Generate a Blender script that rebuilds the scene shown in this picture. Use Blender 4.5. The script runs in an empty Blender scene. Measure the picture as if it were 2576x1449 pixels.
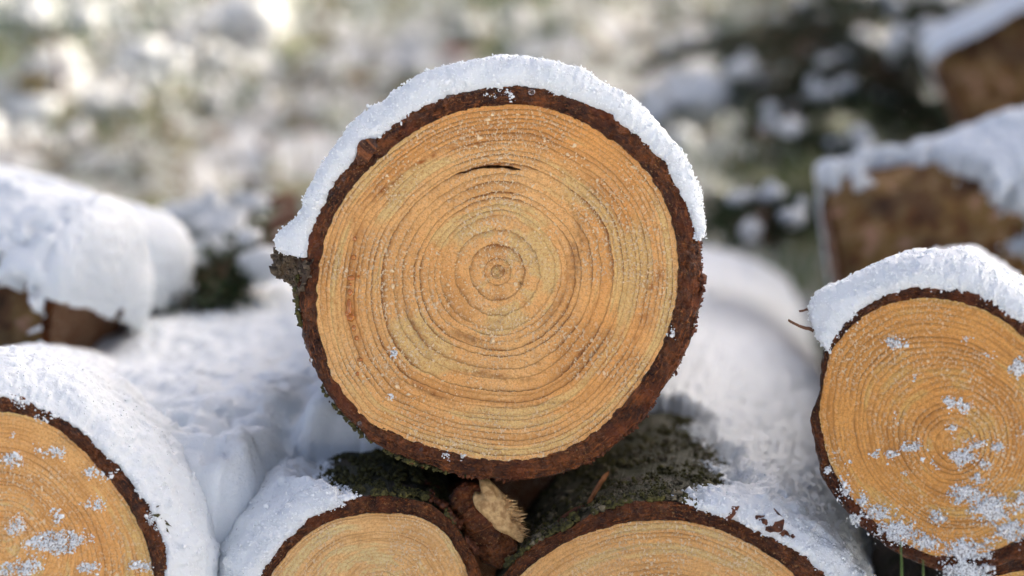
import bpy, math, random
import numpy as np
from mathutils import Vector, Matrix

# ------------------------------------------------------------------ camera, sky, sun
scene = bpy.context.scene
COL = scene.collection
FPX = 60.0 / 36.0 * 2576.0            # focal length in photo pixels (photo read at 2576 x 1449)
PITCH = math.atan(574.5 / FPX)
CAM = np.array([0.0, 0.0, 0.50])
FW = np.array([0.0, math.cos(PITCH), -math.sin(PITCH)])
RT = np.array([1.0, 0.0, 0.0])
UP = np.cross(RT, FW)

cam_d = bpy.data.cameras.new('camera')
cam = bpy.data.objects.new('camera', cam_d)
COL.objects.link(cam)
cam.location = CAM
cam.rotation_euler = (math.pi / 2 - PITCH, 0, 0)
cam_d.lens = 60.0
cam_d.sensor_width = 36.0
cam_d.clip_start = 0.02
cam_d.clip_end = 2000.0
cam_d.dof.use_dof = True
cam_d.dof.focus_distance = 0.853
cam_d.dof.aperture_fstop = 3.3
scene.camera = cam

SUN_EL, SUN_AZ = math.radians(31), math.radians(53)
SUNV = Vector((math.sin(SUN_AZ) * math.cos(SUN_EL), math.cos(SUN_AZ) * math.cos(SUN_EL), math.sin(SUN_EL)))
world = bpy.data.worlds.new('World')
scene.world = world
world.use_nodes = True
wn = world.node_tree
sky = wn.nodes.new('ShaderNodeTexSky')
sky.sky_type = 'NISHITA'
sky.sun_disc = False
sky.sun_elevation = SUN_EL
sky.sun_rotation = SUN_AZ
sky.air_density = 0.30
sky.dust_density = 8.0
sky.ozone_density = 0.0
bg = wn.nodes['Background']
bg.inputs['Strength'].default_value = 0.15
wn.links.new(sky.outputs[0], bg.inputs['Color'])

sun_d = bpy.data.lights.new('sun', 'SUN')
sun_d.energy = 2.0
sun_d.angle = math.radians(0.53)
sun_d.color = (1.0, 0.91, 0.79)
sun = bpy.data.objects.new('sun', sun_d)
COL.objects.link(sun)
sun.rotation_euler = (-SUNV).to_track_quat('-Z', 'Y').to_euler()

vs = scene.view_settings
scene.display_settings.display_device = 'sRGB'
vs.view_transform = 'Standard'
vs.look = 'None'
vs.gamma = 1.0
vs.use_curve_mapping = False
vs.exposure = 1.85
scene.render.engine = 'CYCLES'
scene.cycles.use_denoising = True
scene.cycles.max_bounces = 8
scene.cycles.transparent_max_bounces = 8

# ------------------------------------------------------------------ small maths
def ray(px, py):
    return FW + (px - 1288.0) / FPX * RT - (py - 724.5) / FPX * UP

def P(px, py, d):
    """point at depth d (m along the view axis) seen at photo pixel px, py"""
    return CAM + d * ray(px, py)

def _hash(i, j, k, seed):
    h = (i.astype(np.int64) * 374761393 + j.astype(np.int64) * 668265263 + k.astype(np.int64) * 2147483647 + seed * 1274126177) & 0xFFFFFFFF
    h = ((h ^ (h >> 13)) * 1274126177) & 0xFFFFFFFF
    h = ((h ^ (h >> 16)) * 2246822519) & 0xFFFFFFFF
    h = h ^ (h >> 15)
    return (h & 0xFFFFFF).astype(np.float64) / 0xFFFFFF * 2 - 1

def noise(p, seed=0):
    """value noise, -1..1, p is N x 3"""
    p = np.asarray(p, dtype=np.float64)
    f = np.floor(p)
    t = p - f
    t = t * t * t * (t * (t * 6 - 15) + 10)
    i, j, k = f[:, 0], f[:, 1], f[:, 2]
    x, y, z = t[:, 0], t[:, 1], t[:, 2]
    def h(a, b, c):
        return _hash(i + a, j + b, k + c, seed)
    c00 = h(0, 0, 0) * (1 - x) + h(1, 0, 0) * x
    c10 = h(0, 1, 0) * (1 - x) + h(1, 1, 0) * x
    c01 = h(0, 0, 1) * (1 - x) + h(1, 0, 1) * x
    c11 = h(0, 1, 1) * (1 - x) + h(1, 1, 1) * x
    return (c00 * (1 - y) + c10 * y) * (1 - z) + (c01 * (1 - y) + c11 * y) * z

def fbm(p, seed=0, octv=4, gain=0.5):
    a, s, tot = 1.0, 0.0, 0.0
    p = np.asarray(p, dtype=np.float64)
    for o in range(octv):
        s = s + a * noise(p, seed + o * 17)
        tot += a
        a *= gain
        p = p * 2.03 + 11.7
    return s / tot

def vnoise(p, seed=0):
    return np.stack([noise(p, seed), noise(p + 31.7, seed + 5), noise(p + 77.1, seed + 9)], axis=1)

def sstep(a, b, x):
    t = np.clip((x - a) / (b - a), 0, 1)
    return t * t * (3 - 2 * t)

# ------------------------------------------------------------------ meshes and objects
def mesh_from(name, verts, quads=None, tris=None, smooth=True, mat_idx=None):
    verts = np.asarray(verts, dtype=np.float32)
    q = np.zeros((0, 4), np.int32) if quads is None else np.asarray(quads, np.int32).reshape(-1, 4)
    t = np.zeros((0, 3), np.int32) if tris is None else np.asarray(tris, np.int32).reshape(-1, 3)
    me = bpy.data.meshes.new(name)
    me.vertices.add(len(verts))
    me.vertices.foreach_set('co', verts.ravel())
    me.loops.add(len(q) * 4 + len(t) * 3)
    me.loops.foreach_set('vertex_index', np.concatenate([q.ravel(), t.ravel()]).astype(np.int32))
    me.polygons.add(len(q) + len(t))
    starts = np.concatenate([np.arange(len(q)) * 4, len(q) * 4 + np.arange(len(t)) * 3]).astype(np.int32)
    me.polygons.foreach_set('loop_start', starts)
    if mat_idx is not None:
        me.polygons.foreach_set('material_index', np.asarray(mat_idx, np.int32))
    me.polygons.foreach_set('use_smooth', np.full(len(q) + len(t), smooth, dtype=bool))
    me.update(calc_edges=True)
    me.validate()
    return me

def attr(me, name, vals):
    a = me.attributes.new(name, 'FLOAT', 'POINT')
    a.data.foreach_set('value', np.asarray(vals, np.float32))

def grid_quads(n, m, wrap=False, base=0):
    """n rows (along the first index), m columns; wrap closes the columns"""
    i = np.arange(n - 1)[:, None]
    j = np.arange(m if wrap else m - 1)[None, :]
    j2 = (j + 1) % m
    a = i * m + j
    b = i * m + j2
    c = (i + 1) * m + j2
    d = (i + 1) * m + j
    return (np.stack(np.broadcast_arrays(a, b, c, d), axis=-1).reshape(-1, 4) + base).astype(np.int32)

def obj(name, me, mat=None, parent=None):
    o = bpy.data.objects.new(name, me)
    COL.objects.link(o)
    if mat is not None:
        for m in (mat if isinstance(mat, (list, tuple)) else [mat]):
            me.materials.append(m)
    if parent is not None:
        o.parent = parent
    return o

def tag(o, label=None, cat=None, group=None, kind=None):
    for k, v in (('label', label), ('category', cat), ('group', group), ('kind', kind)):
        if v:
            o[k] = v
    return o

def empty(name, M):
    o = bpy.data.objects.new(name, None)
    COL.objects.link(o)
    o.empty_display_size = 0.05
    o.matrix_world = M
    return o

# unit icosahedron
_g = (1 + 5 ** 0.5) / 2
ICO_V = np.array([(-1, _g, 0), (1, _g, 0), (-1, -_g, 0), (1, -_g, 0), (0, -1, _g), (0, 1, _g), (0, -1, -_g), (0, 1, -_g),
                  (_g, 0, -1), (_g, 0, 1), (-_g, 0, -1), (-_g, 0, 1)]) / math.sqrt(1 + _g * _g)
ICO_F = np.array([(0, 11, 5), (0, 5, 1), (0, 1, 7), (0, 7, 10), (0, 10, 11), (1, 5, 9), (5, 11, 4), (11, 10, 2), (10, 7, 6), (7, 1, 8),
                  (3, 9, 4), (3, 4, 2), (3, 2, 6), (3, 6, 8), (3, 8, 9), (4, 9, 5), (2, 4, 11), (6, 2, 10), (8, 6, 7), (9, 8, 1)])

def grains_mesh(name, pts, rad, rng, squash=0.45, smooth=False):
    """many small irregular crystals"""
    n = len(pts)
    v = ICO_V[None] * (1 + rng.uniform(-squash, squash, (n, 12, 1)))
    v = v * (1 + rng.uniform(-0.35, 0.5, (n, 1, 3)))
    v = v * np.asarray(rad)[:, None, None] + np.asarray(pts)[:, None, :]
    f = ICO_F[None] + (np.arange(n) * 12)[:, None, None]
    smooth = True
    return mesh_from(name, v.reshape(-1, 3), tris=f.reshape(-1, 3), smooth=smooth)

# ------------------------------------------------------------------ materials
class NT:
    def __init__(self, name):
        self.m = bpy.data.materials.new(name)
        self.m.use_nodes = True
        self.t = self.m.node_tree
        self.b = self.t.nodes['Principled BSDF']
        self.out = self.t.nodes['Material Output']
    def n(self, kind, **kw):
        nd = self.t.nodes.new('ShaderNode' + kind)
        for k, v in kw.items():
            setattr(nd, k, v)
        return nd
    def link(self, a, b):
        self.t.links.new(a, b)
    def _in(self, sock, v):
        if v is None:
            return
        if isinstance(v, bpy.types.NodeSocket):
            self.link(v, sock)
        else:
            sock.default_value = v
    def math(self, op, a, b=None, c=None, clamp=False):
        nd = self.n('Math', operation=op)
        nd.use_clamp = clamp
        self._in(nd.inputs[0], a); self._in(nd.inputs[1], b); self._in(nd.inputs[2], c)
        return nd.outputs[0]
    def mix(self, fac, a, b, blend='MIX'):
        nd = self.n('Mix', data_type='RGBA', blend_type=blend)
        self._in(nd.inputs[0], fac)
        for s, v in ((nd.inputs[6], a), (nd.inputs[7], b)):
            if isinstance(v, (tuple, list)):
                v = (*v, 1.0) if len(v) == 3 else v
            self._in(s, v)
        return nd.outputs[2]
    def noise(self, vec, scale, detail=4.0, rough=0.55, dist=0.0):
        nd = self.n('TexNoise')
        self._in(nd.inputs['Vector'], vec)
        nd.inputs['Scale'].default_value = scale
        nd.inputs['Detail'].default_value = detail
        nd.inputs['Roughness'].default_value = rough
        nd.inputs['Distortion'].default_value = dist
        return nd.outputs['Fac']
    def voro(self, vec, scale, feature='F1', rand=1.0):
        nd = self.n('TexVoronoi', feature=feature)
        self._in(nd.inputs['Vector'], vec)
        nd.inputs['Scale'].default_value = scale
        nd.inputs['Randomness'].default_value = rand
        return nd
    def remap(self, v, a, b, c=0.0, d=1.0, smooth=True):
        nd = self.n('MapRange', interpolation_type='SMOOTHSTEP' if smooth else 'LINEAR')
        self._in(nd.inputs[0], v)
        for i, x in enumerate((a, b, c, d)):
            nd.inputs[1 + i].default_value = x
        return nd.outputs[0]
    def ramp(self, fac, stops):
        nd = self.n('ValToRGB')
        self._in(nd.inputs[0], fac)
        el = nd.color_ramp.elements
        while len(el) < len(stops):
            el.new(0.5)
        for e, (p, c) in zip(el, stops):
            e.position = p
            e.color = (*c, 1.0)
        return nd.outputs[0]
    def attr(self, name):
        return self.n('Attribute', attribute_name=name).outputs['Fac']
    def obj(self):
        return self.n('TexCoord').outputs['Object']
    def bump(self, h, strength, dist, normal=None):
        nd = self.n('Bump')
        nd.inputs['Strength'].default_value = strength
        nd.inputs['Distance'].default_value = dist
        self._in(nd.inputs['Height'], h)
        if normal is not None:
            self.link(normal, nd.inputs['Normal'])
        return nd.outputs[0]
    def scale(self, vec, s):
        nd = self.n('VectorMath', operation='MULTIPLY')
        self._in(nd.inputs[0], vec)
        nd.inputs[1].default_value = s
        return nd.outputs[0]
    def set(self, **kw):
        names = dict(color='Base Color', rough='Roughness', normal='Normal', spec='Specular IOR Level', sss='Subsurface Weight',
                     coat='Coat Weight', coat_rough='Coat Roughness', trans='Transmission Weight', ior='IOR', sheen='Sheen Weight')
        for k, v in kw.items():
            if isinstance(v, tuple) and len(v) == 3 and k == 'color':
                v = (*v, 1.0)
            self._in(self.b.inputs[names[k]], v)
        return self

def mat_snow(name='snow', sss=0.55, fine=1.0, col=(0.775, 0.825, 0.845)):
    k = NT(name)
    p = k.obj()
    n1 = k.noise(p, 900.0, 2, 0.6)
    n2 = k.noise(p, 330.0, 3, 0.6)
    n3 = k.noise(p, 90.0, 3, 0.5)
    h = k.math('ADD', k.math('MULTIPLY', n1, 0.5), k.math('ADD', k.math('MULTIPLY', n2, 0.8), k.math('MULTIPLY', n3, 1.1)))
    nb = k.bump(h, 0.75 * fine, 0.0012)
    gl = k.voro(p, 620.0)
    sep = k.n('SeparateColor')
    k.link(gl.outputs['Color'], sep.inputs[0])
    spark = k.math('GREATER_THAN', sep.outputs[0], 0.965)
    rough = k.remap(spark, 0, 1, 0.62, 0.12, smooth=False)
    k.set(color=col, rough=rough, normal=nb, spec=0.35, sss=sss)
    k.b.inputs['Subsurface Radius'].default_value = (0.9, 1.0, 1.15)
    k.b.inputs['Subsurface Scale'].default_value = 0.0035
    return k.m

def mat_grain():
    k = NT('snow_crystal')
    k.set(color=(0.88, 0.93, 0.95), rough=0.3, spec=0.5)
    return k.m

def mat_wood(name, light, dark, wet, seed, line=0.8):
    k = NT(name)
    p = k.obj()
    off = k.n('VectorMath', operation='ADD')
    k.link(p, off.inputs[0]); off.inputs[1].default_value = (seed * 3.1, seed * 1.7, seed * 0.9)
    p2 = off.outputs[0]
    ring = k.attr('ring')
    wob = k.math('MULTIPLY', k.math('SUBTRACT', k.noise(p2, 260.0, 3, 0.6), 0.5), 0.42)
    ringw = k.math('ADD', ring, wob)
    fr = k.math('FRACT', ringw)
    idx = k.math('FLOOR', ringw)
    wnz = k.n('TexWhiteNoise', noise_dimensions='1D')
    k.link(k.math('ADD', idx, seed * 7.3), wnz.inputs['W'])
    band = k.attr('band')
    rs = k.remap(wnz.outputs['Value'], 0, 1, 0.25, 1.25, smooth=False)
    late = k.math('MULTIPLY', k.remap(fr, 0.45, 0.93), k.remap(fr, 0.94, 1.0, 1.0, 0.0))
    thin = k.math('MULTIPLY', k.remap(fr, 0.80, 0.93), k.remap(fr, 0.95, 1.0, 1.0, 0.0))
    patchy = k.math('ADD', k.remap(k.noise(p2, 34.0, 3, 0.55), 0.38, 0.62, 0.08, 0.9), k.remap(band, 0.1, 0.7, 0.0, 0.5))
    lat = k.math('MULTIPLY', k.math('MULTIPLY', late, rs), k.math('MULTIPLY', patchy, line * 0.5))
    thn = k.math('MULTIPLY', k.math('MULTIPLY', thin, rs), k.math('MULTIPLY', k.math('ADD', k.math('MULTIPLY', patchy, 0.6), 0.36), line * 0.56))
    # radial fibres torn by the saw
    nrm = k.n('VectorMath', operation='NORMALIZE')
    k.link(k.scale(p, (1, 0, 1)), nrm.inputs[0])
    fib = k.n('VectorMath', operation='ADD')
    k.link(k.scale(nrm.outputs[0], (60, 0, 60)), fib.inputs[0]); k.link(k.scale(p2, (70, 70, 70)), fib.inputs[1])
    fibre = k.noise(fib.outputs[0], 2.2, 4, 0.65)
    fuzz = k.noise(p2, 620.0, 4, 0.7)
    fuzz2 = k.noise(p2, 170.0, 4, 0.65)
    big = k.noise(p2, 16.0, 3, 0.5)
    c = k.mix(k.remap(big, 0.32, 0.68), light, tuple(0.65 * a + 0.35 * b for a, b in zip(light, wet)))
    c = k.mix(k.math('MULTIPLY', k.remap(fibre, 0.42, 0.70), 0.42), c, wet)
    c = k.mix(k.attr('wet'), c, wet)
    c = k.mix(k.remap(band, 0.15, 0.7, 0.0, 0.42), c, tuple(0.5 * a + 0.5 * b for a, b in zip(dark, wet)))
    c = k.mix(k.remap(band, -0.15, -0.55, 0.0, 0.5), c, tuple(min(0.8, 1.12 * a + 0.03) for a in light))
    c = k.mix(lat, c, dark)
    c = k.mix(k.math('MULTIPLY', thn, 1.25, clamp=True), c, tuple(a * 0.75 for a in dark))
    grit = k.noise(p2, 1150.0, 3, 0.75)
    c = k.mix(k.remap(fuzz2, 0.52, 0.70, 0.0, 0.34), c, tuple(0.75 * a + 0.25 * b for a, b in zip(dark, wet)))
    c = k.mix(k.remap(fuzz, 0.50, 0.62, 0.0, 0.52), c, tuple(0.5 * a + 0.5 * b for a, b in zip(dark, wet)))
    c = k.mix(k.remap(grit, 0.50, 0.60, 0.0, 0.62), c, tuple(0.45 * a + 0.55 * b for a, b in zip(dark, wet)))
    # pale torn fibres and saw crumbs
    dusty = k.remap(k.noise(p2, 34.0, 3), 0.38, 0.62, 0.12, 1.0)
    crumb = k.math('MULTIPLY', k.remap(k.noise(k.scale(p2, (1.0, 1.0, 0.8)), 760.0, 3, 0.65, 0.6), 0.53, 0.60), dusty)
    c = k.mix(k.math('MULTIPLY', crumb, 0.9), c, (0.95, 0.76, 0.50))
    st = k.attr('stain')
    c = k.mix(k.math('MULTIPLY', st, k.remap(fuzz2, 0.3, 0.65, 0.45, 1.0), clamp=True), c, (0.40, 0.122, 0.017))
    dk = k.attr('rot')
    c = k.mix(k.math('MULTIPLY', dk, k.remap(fuzz, 0.35, 0.6, 0.5, 1.0), clamp=True), c, (0.045, 0.02, 0.006))
    h = k.math('ADD', k.math('MULTIPLY', late, -0.55), k.math('ADD', k.math('MULTIPLY', fuzz, 1.0), k.math('ADD', k.math('MULTIPLY', fuzz2, 1.0), k.math('ADD', k.math('MULTIPLY', grit, 0.6), k.math('MULTIPLY', crumb, 0.8)))))
    nb = k.bump(h, 0.85, 0.0012)
    rough = k.remap(k.attr('wet'), 0, 1, 0.62, 0.42, smooth=False)
    k.set(color=c, rough=rough, normal=nb, spec=0.35)
    return k.m

def mat_bark(name, seed=0, green=0.5, rust=(0.27, 0.082, 0.019), warm=0.0):
    """attribute front: 1 on the sawn edge of the bark, 0 on its weathered outside; bt: 0 inner to 1 outer edge"""
    k = NT(name)
    p = k.obj()
    off = k.n('VectorMath', operation='ADD')
    k.link(p, off.inputs[0]); off.inputs[1].default_value = (seed * 2.3, seed * 1.1, seed * 0.7)
    p = off.outputs[0]
    n1 = k.noise(p, 75.0, 5, 0.65)
    n2 = k.noise(p, 420.0, 4, 0.7)
    n3 = k.noise(p, 28.0, 3, 0.55)
    bt = k.attr('bt')
    dark = (0.036, 0.0095, 0.0032)
    mid = tuple(a * 0.45 for a in rust)
    cut = k.ramp(k.math('ADD', k.math('MULTIPLY', n1, 0.75), k.math('MULTIPLY', k.math('SUBTRACT', n2, 0.5), 0.55)),
                 [(0.25, dark), (0.40, mid), (0.52, rust), (0.70, tuple(a * 1.45 for a in rust))])
    inner = k.math('MULTIPLY', k.remap(bt, 0.0, 0.42, 1.0, 0.0), k.remap(n3, 0.35, 0.6, 0.15, 0.8))
    cut = k.mix(inner, cut, dark)
    nr_ = k.n('VectorMath', operation='NORMALIZE')
    k.link(k.scale(k.obj(), (1, 0, 1)), nr_.inputs[0])
    cv = k.n('CombineXYZ'); k.link(k.math('MULTIPLY', bt, 5.5), cv.inputs[1])
    lv = k.n('VectorMath', operation='ADD'); k.link(k.scale(nr_.outputs[0], (13, 0, 13)), lv.inputs[0]); k.link(cv.outputs[0], lv.inputs[1])
    lay = k.noise(lv.outputs[0], 1.6, 4, 0.65, 0.4)
    cut = k.mix(k.remap(lay, 0.52, 0.64, 0.0, 0.6), cut, dark)
    cut = k.mix(k.remap(lay, 0.44, 0.36, 0.0, 0.55), cut, tuple(a * 1.7 for a in rust))
    fl = k.noise(p, 900.0, 2, 0.6, 0.5)
    fleck = k.math('MULTIPLY', k.remap(fl, 0.62, 0.68, 0.0, 0.8), k.remap(n3, 0.40, 0.60, 0.1, 1.0))
    cut = k.mix(fleck, cut, (0.46, 0.25, 0.085))
    red = k.noise(p, 55.0, 3, 0.5)
    cut = k.mix(k.remap(red, 0.52, 0.72, 0.0, 0.6), cut, (0.20, 0.045, 0.010))
    out = k.ramp(n1, [(0.28, (0.020, 0.015, 0.010)), (0.45, (0.062, 0.046, 0.030)), (0.58, (0.105, 0.075, 0.048)), (0.72, (0.17, 0.145, 0.11))])
    moss = k.ramp(n2, [(0.3, (0.012, 0.015, 0.005)), (0.55, (0.045, 0.048, 0.014)), (0.75, (0.10, 0.10, 0.035))])
    out = k.mix(k.remap(n3, 0.62 - 0.3 * green, 0.78 - 0.3 * green), out, moss)
    out = k.mix(k.remap(n2, 0.6, 0.72, 0.0, 0.55), out, (0.19, 0.17, 0.12))
    if warm:
        out = k.mix(k.remap(n3, 0.3, 0.65, 0.35 * warm, warm), out, k.ramp(k.math('ADD', k.math('MULTIPLY', n1, 0.6), k.math('MULTIPLY', n3, 0.4)), [(0.34, (0.06, 0.030, 0.012)), (0.44, (0.24, 0.095, 0.035)), (0.53, (0.32, 0.20, 0.065)), (0.62, (0.58, 0.32, 0.21))]))
    f = k.remap(k.math('ADD', k.attr('front'), k.math('MULTIPLY', k.math('SUBTRACT', n1, 0.5), 0.8)), 0.3, 0.6)
    c = k.mix(f, out, cut)
    h = k.math('ADD', n1, k.math('ADD', k.math('MULTIPLY', n2, 0.7), k.math('ADD', k.math('MULTIPLY', lay, -1.0), k.math('MULTIPLY', k.noise(p, 1000.0, 2, 0.6), 0.25))))
    nb = k.bump(h, 1.0, 0.0032)
    rough = k.math('ADD', k.remap(f, 0, 1, 0.72, 0.24 if warm < 0.5 else 0.75, smooth=False), k.math('MULTIPLY', k.math('SUBTRACT', n1, 0.5), 0.5))
    k.set(color=c, rough=rough, normal=nb, spec=0.5 if warm < 0.5 else 0.15)
    return k.m

def mat_plain(name, c1, c2, scale=60.0, rough=0.6, bump=0.5, dist=0.001, spec=0.4, sss=0.0):
    k = NT(name)
    p = k.obj()
    n1 = k.noise(p, scale, 4, 0.6)
    c = k.mix(k.remap(n1, 0.3, 0.7), c1, c2)
    k.set(color=c, rough=rough, normal=k.bump(n1, bump, dist), spec=spec, sss=sss)
    if sss:
        k.b.inputs['Subsurface Radius'].default_value = (1.0, 0.4, 0.15)
        k.b.inputs['Subsurface Scale'].default_value = 0.002
    return k.m

M_SNOW = mat_snow()
M_SNOW_FAR = mat_snow('settled_snow', 0.0, 1.0, (0.66, 0.69, 0.69))
M_GRAIN = mat_grain()
def mat_frost():
    m = mat_snow('frost', 0.4, 1.0)
    t = m.node_tree
    b = t.nodes['Principled BSDF']
    n = t.nodes.new('ShaderNodeTexNoise'); n.inputs['Scale'].default_value = 1100.0; n.inputs['Detail'].default_value = 2.0
    tc = t.nodes.new('ShaderNodeTexCoord'); t.links.new(tc.outputs['Object'], n.inputs['Vector'])
    r = t.nodes.new('ShaderNodeMapRange'); r.inputs[1].default_value = 0.36; r.inputs[2].default_value = 0.56; r.inputs[3].default_value = 0.30; r.inputs[4].default_value = 1.0
    t.links.new(n.outputs['Fac'], r.inputs[0]); t.links.new(r.outputs[0], b.inputs['Alpha'])
    return m
M_FROST = mat_frost()
M_RESIN = NT('resin').set(color=(0.48, 0.125, 0.008), rough=0.10, spec=0.6, sss=0.3, coat=0.6).m
M_DUST = mat_plain('saw_crumb', (0.82, 0.56, 0.27), (0.95, 0.78, 0.52), 900.0, 0.8, 0.2)
M_SPLINTER = mat_plain('torn_wood', (0.36, 0.20, 0.075), (0.70, 0.48, 0.22), 300.0, 0.7, 0.5)
M_REDBARK = mat_plain('red_bark', (0.045, 0.013, 0.005), (0.17, 0.050, 0.015), 300.0, 0.5, 1.0, 0.002)
M_TWIG = mat_plain('twig_bark', (0.09, 0.04, 0.022), (0.22, 0.11, 0.06), 160.0, 0.7, 0.6)
M_NEEDLE = mat_plain('spruce_needle', (0.014, 0.028, 0.010), (0.045, 0.075, 0.022), 12.0, 0.5, 0.0)
M_TRUNK = mat_plain('spruce_trunk', (0.035, 0.022, 0.014), (0.12, 0.085, 0.055), 30.0, 0.85, 0.9, 0.01)
M_MOSS = mat_plain('moss', (0.020, 0.020, 0.006), (0.115, 0.105, 0.024), 350.0, 0.8, 0.6)
M_GRASS = mat_plain('grass_leaf', (0.045, 0.10, 0.016), (0.13, 0.20, 0.045), 8.0, 0.55, 0.0)
M_STRAW = mat_plain('dead_grass', (0.20, 0.15, 0.06), (0.36, 0.29, 0.14), 8.0, 0.65, 0.0)
M_LEAF = mat_plain('dead_leaf', (0.10, 0.045, 0.02), (0.28, 0.15, 0.06), 25.0, 0.6, 0.2)
M_LEAF_Y = mat_plain('yellow_leaf', (0.50, 0.30, 0.03), (0.62, 0.42, 0.06), 25.0, 0.5, 0.2)
M_LEAF_O = mat_plain('orange_leaf', (0.48, 0.12, 0.03), (0.60, 0.20, 0.05), 25.0, 0.5, 0.2)
M_LEAF_R = mat_plain('red_leaf', (0.20, 0.05, 0.03), (0.30, 0.08, 0.04), 25.0, 0.5, 0.2)
M_GREENLEAF = mat_plain('green_leaf', (0.06, 0.11, 0.01), (0.16, 0.20, 0.02), 40.0, 0.45, 0.2)

# ------------------------------------------------------------------ logs
NT_ANG = 720
TH = np.arange(NT_ANG) / NT_ANG * 2 * math.pi

def smooth_wrap(a, sig):
    n = len(a)
    k = np.exp(-0.5 * (np.minimum(np.arange(n), n - np.arange(n)) / sig) ** 2)
    k /= k.sum()
    return np.real(np.fft.ifft(np.fft.fft(a) * np.fft.fft(k)))

def polar(xz, sig=4.0):
    xz = np.asarray(xz)
    th = np.arctan2(xz[:, 1], xz[:, 0]) % (2 * math.pi)
    r = np.hypot(xz[:, 0], xz[:, 1])
    o = np.argsort(th)
    return smooth_wrap(np.interp(TH, th[o], r[o], period=2 * math.pi), sig)

class Frame:
    """a log's own axes: X across, Y along the log away from its sawn face, Z up; origin at the pith"""
    def __init__(self, origin, axis, roll_ref=RT):
        a = np.asarray(axis, float); a = a / np.linalg.norm(a)
        u = np.asarray(roll_ref, float) - np.dot(roll_ref, a) * a
        u /= np.linalg.norm(u)
        v = np.cross(u, a)
        self.o, self.u, self.a, self.v = np.asarray(origin, float), u, a, v
        self.M = Matrix(((u[0], a[0], v[0], origin[0]), (u[1], a[1], v[1], origin[1]), (u[2], a[2], v[2], origin[2]), (0, 0, 0, 1)))
    def hit(self, px, py):
        """where the line of sight through a photo pixel meets the plane of the sawn face (x, z)"""
        d = ray(px, py)
        t = np.dot(self.o - CAM, self.a) / np.dot(d, self.a)
        q = CAM + t * d - self.o
        return np.dot(q, self.u), np.dot(q, self.v)
    def to_world(self, p):
        p = np.asarray(p)
        return self.o + p[..., 0:1] * self.u + p[..., 1:2] * self.a + p[..., 2:3] * self.v

class Log:
    pass

def at_theta(arr, th):
    return np.interp(th % (2 * math.pi), TH, arr, period=2 * math.pi)

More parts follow.
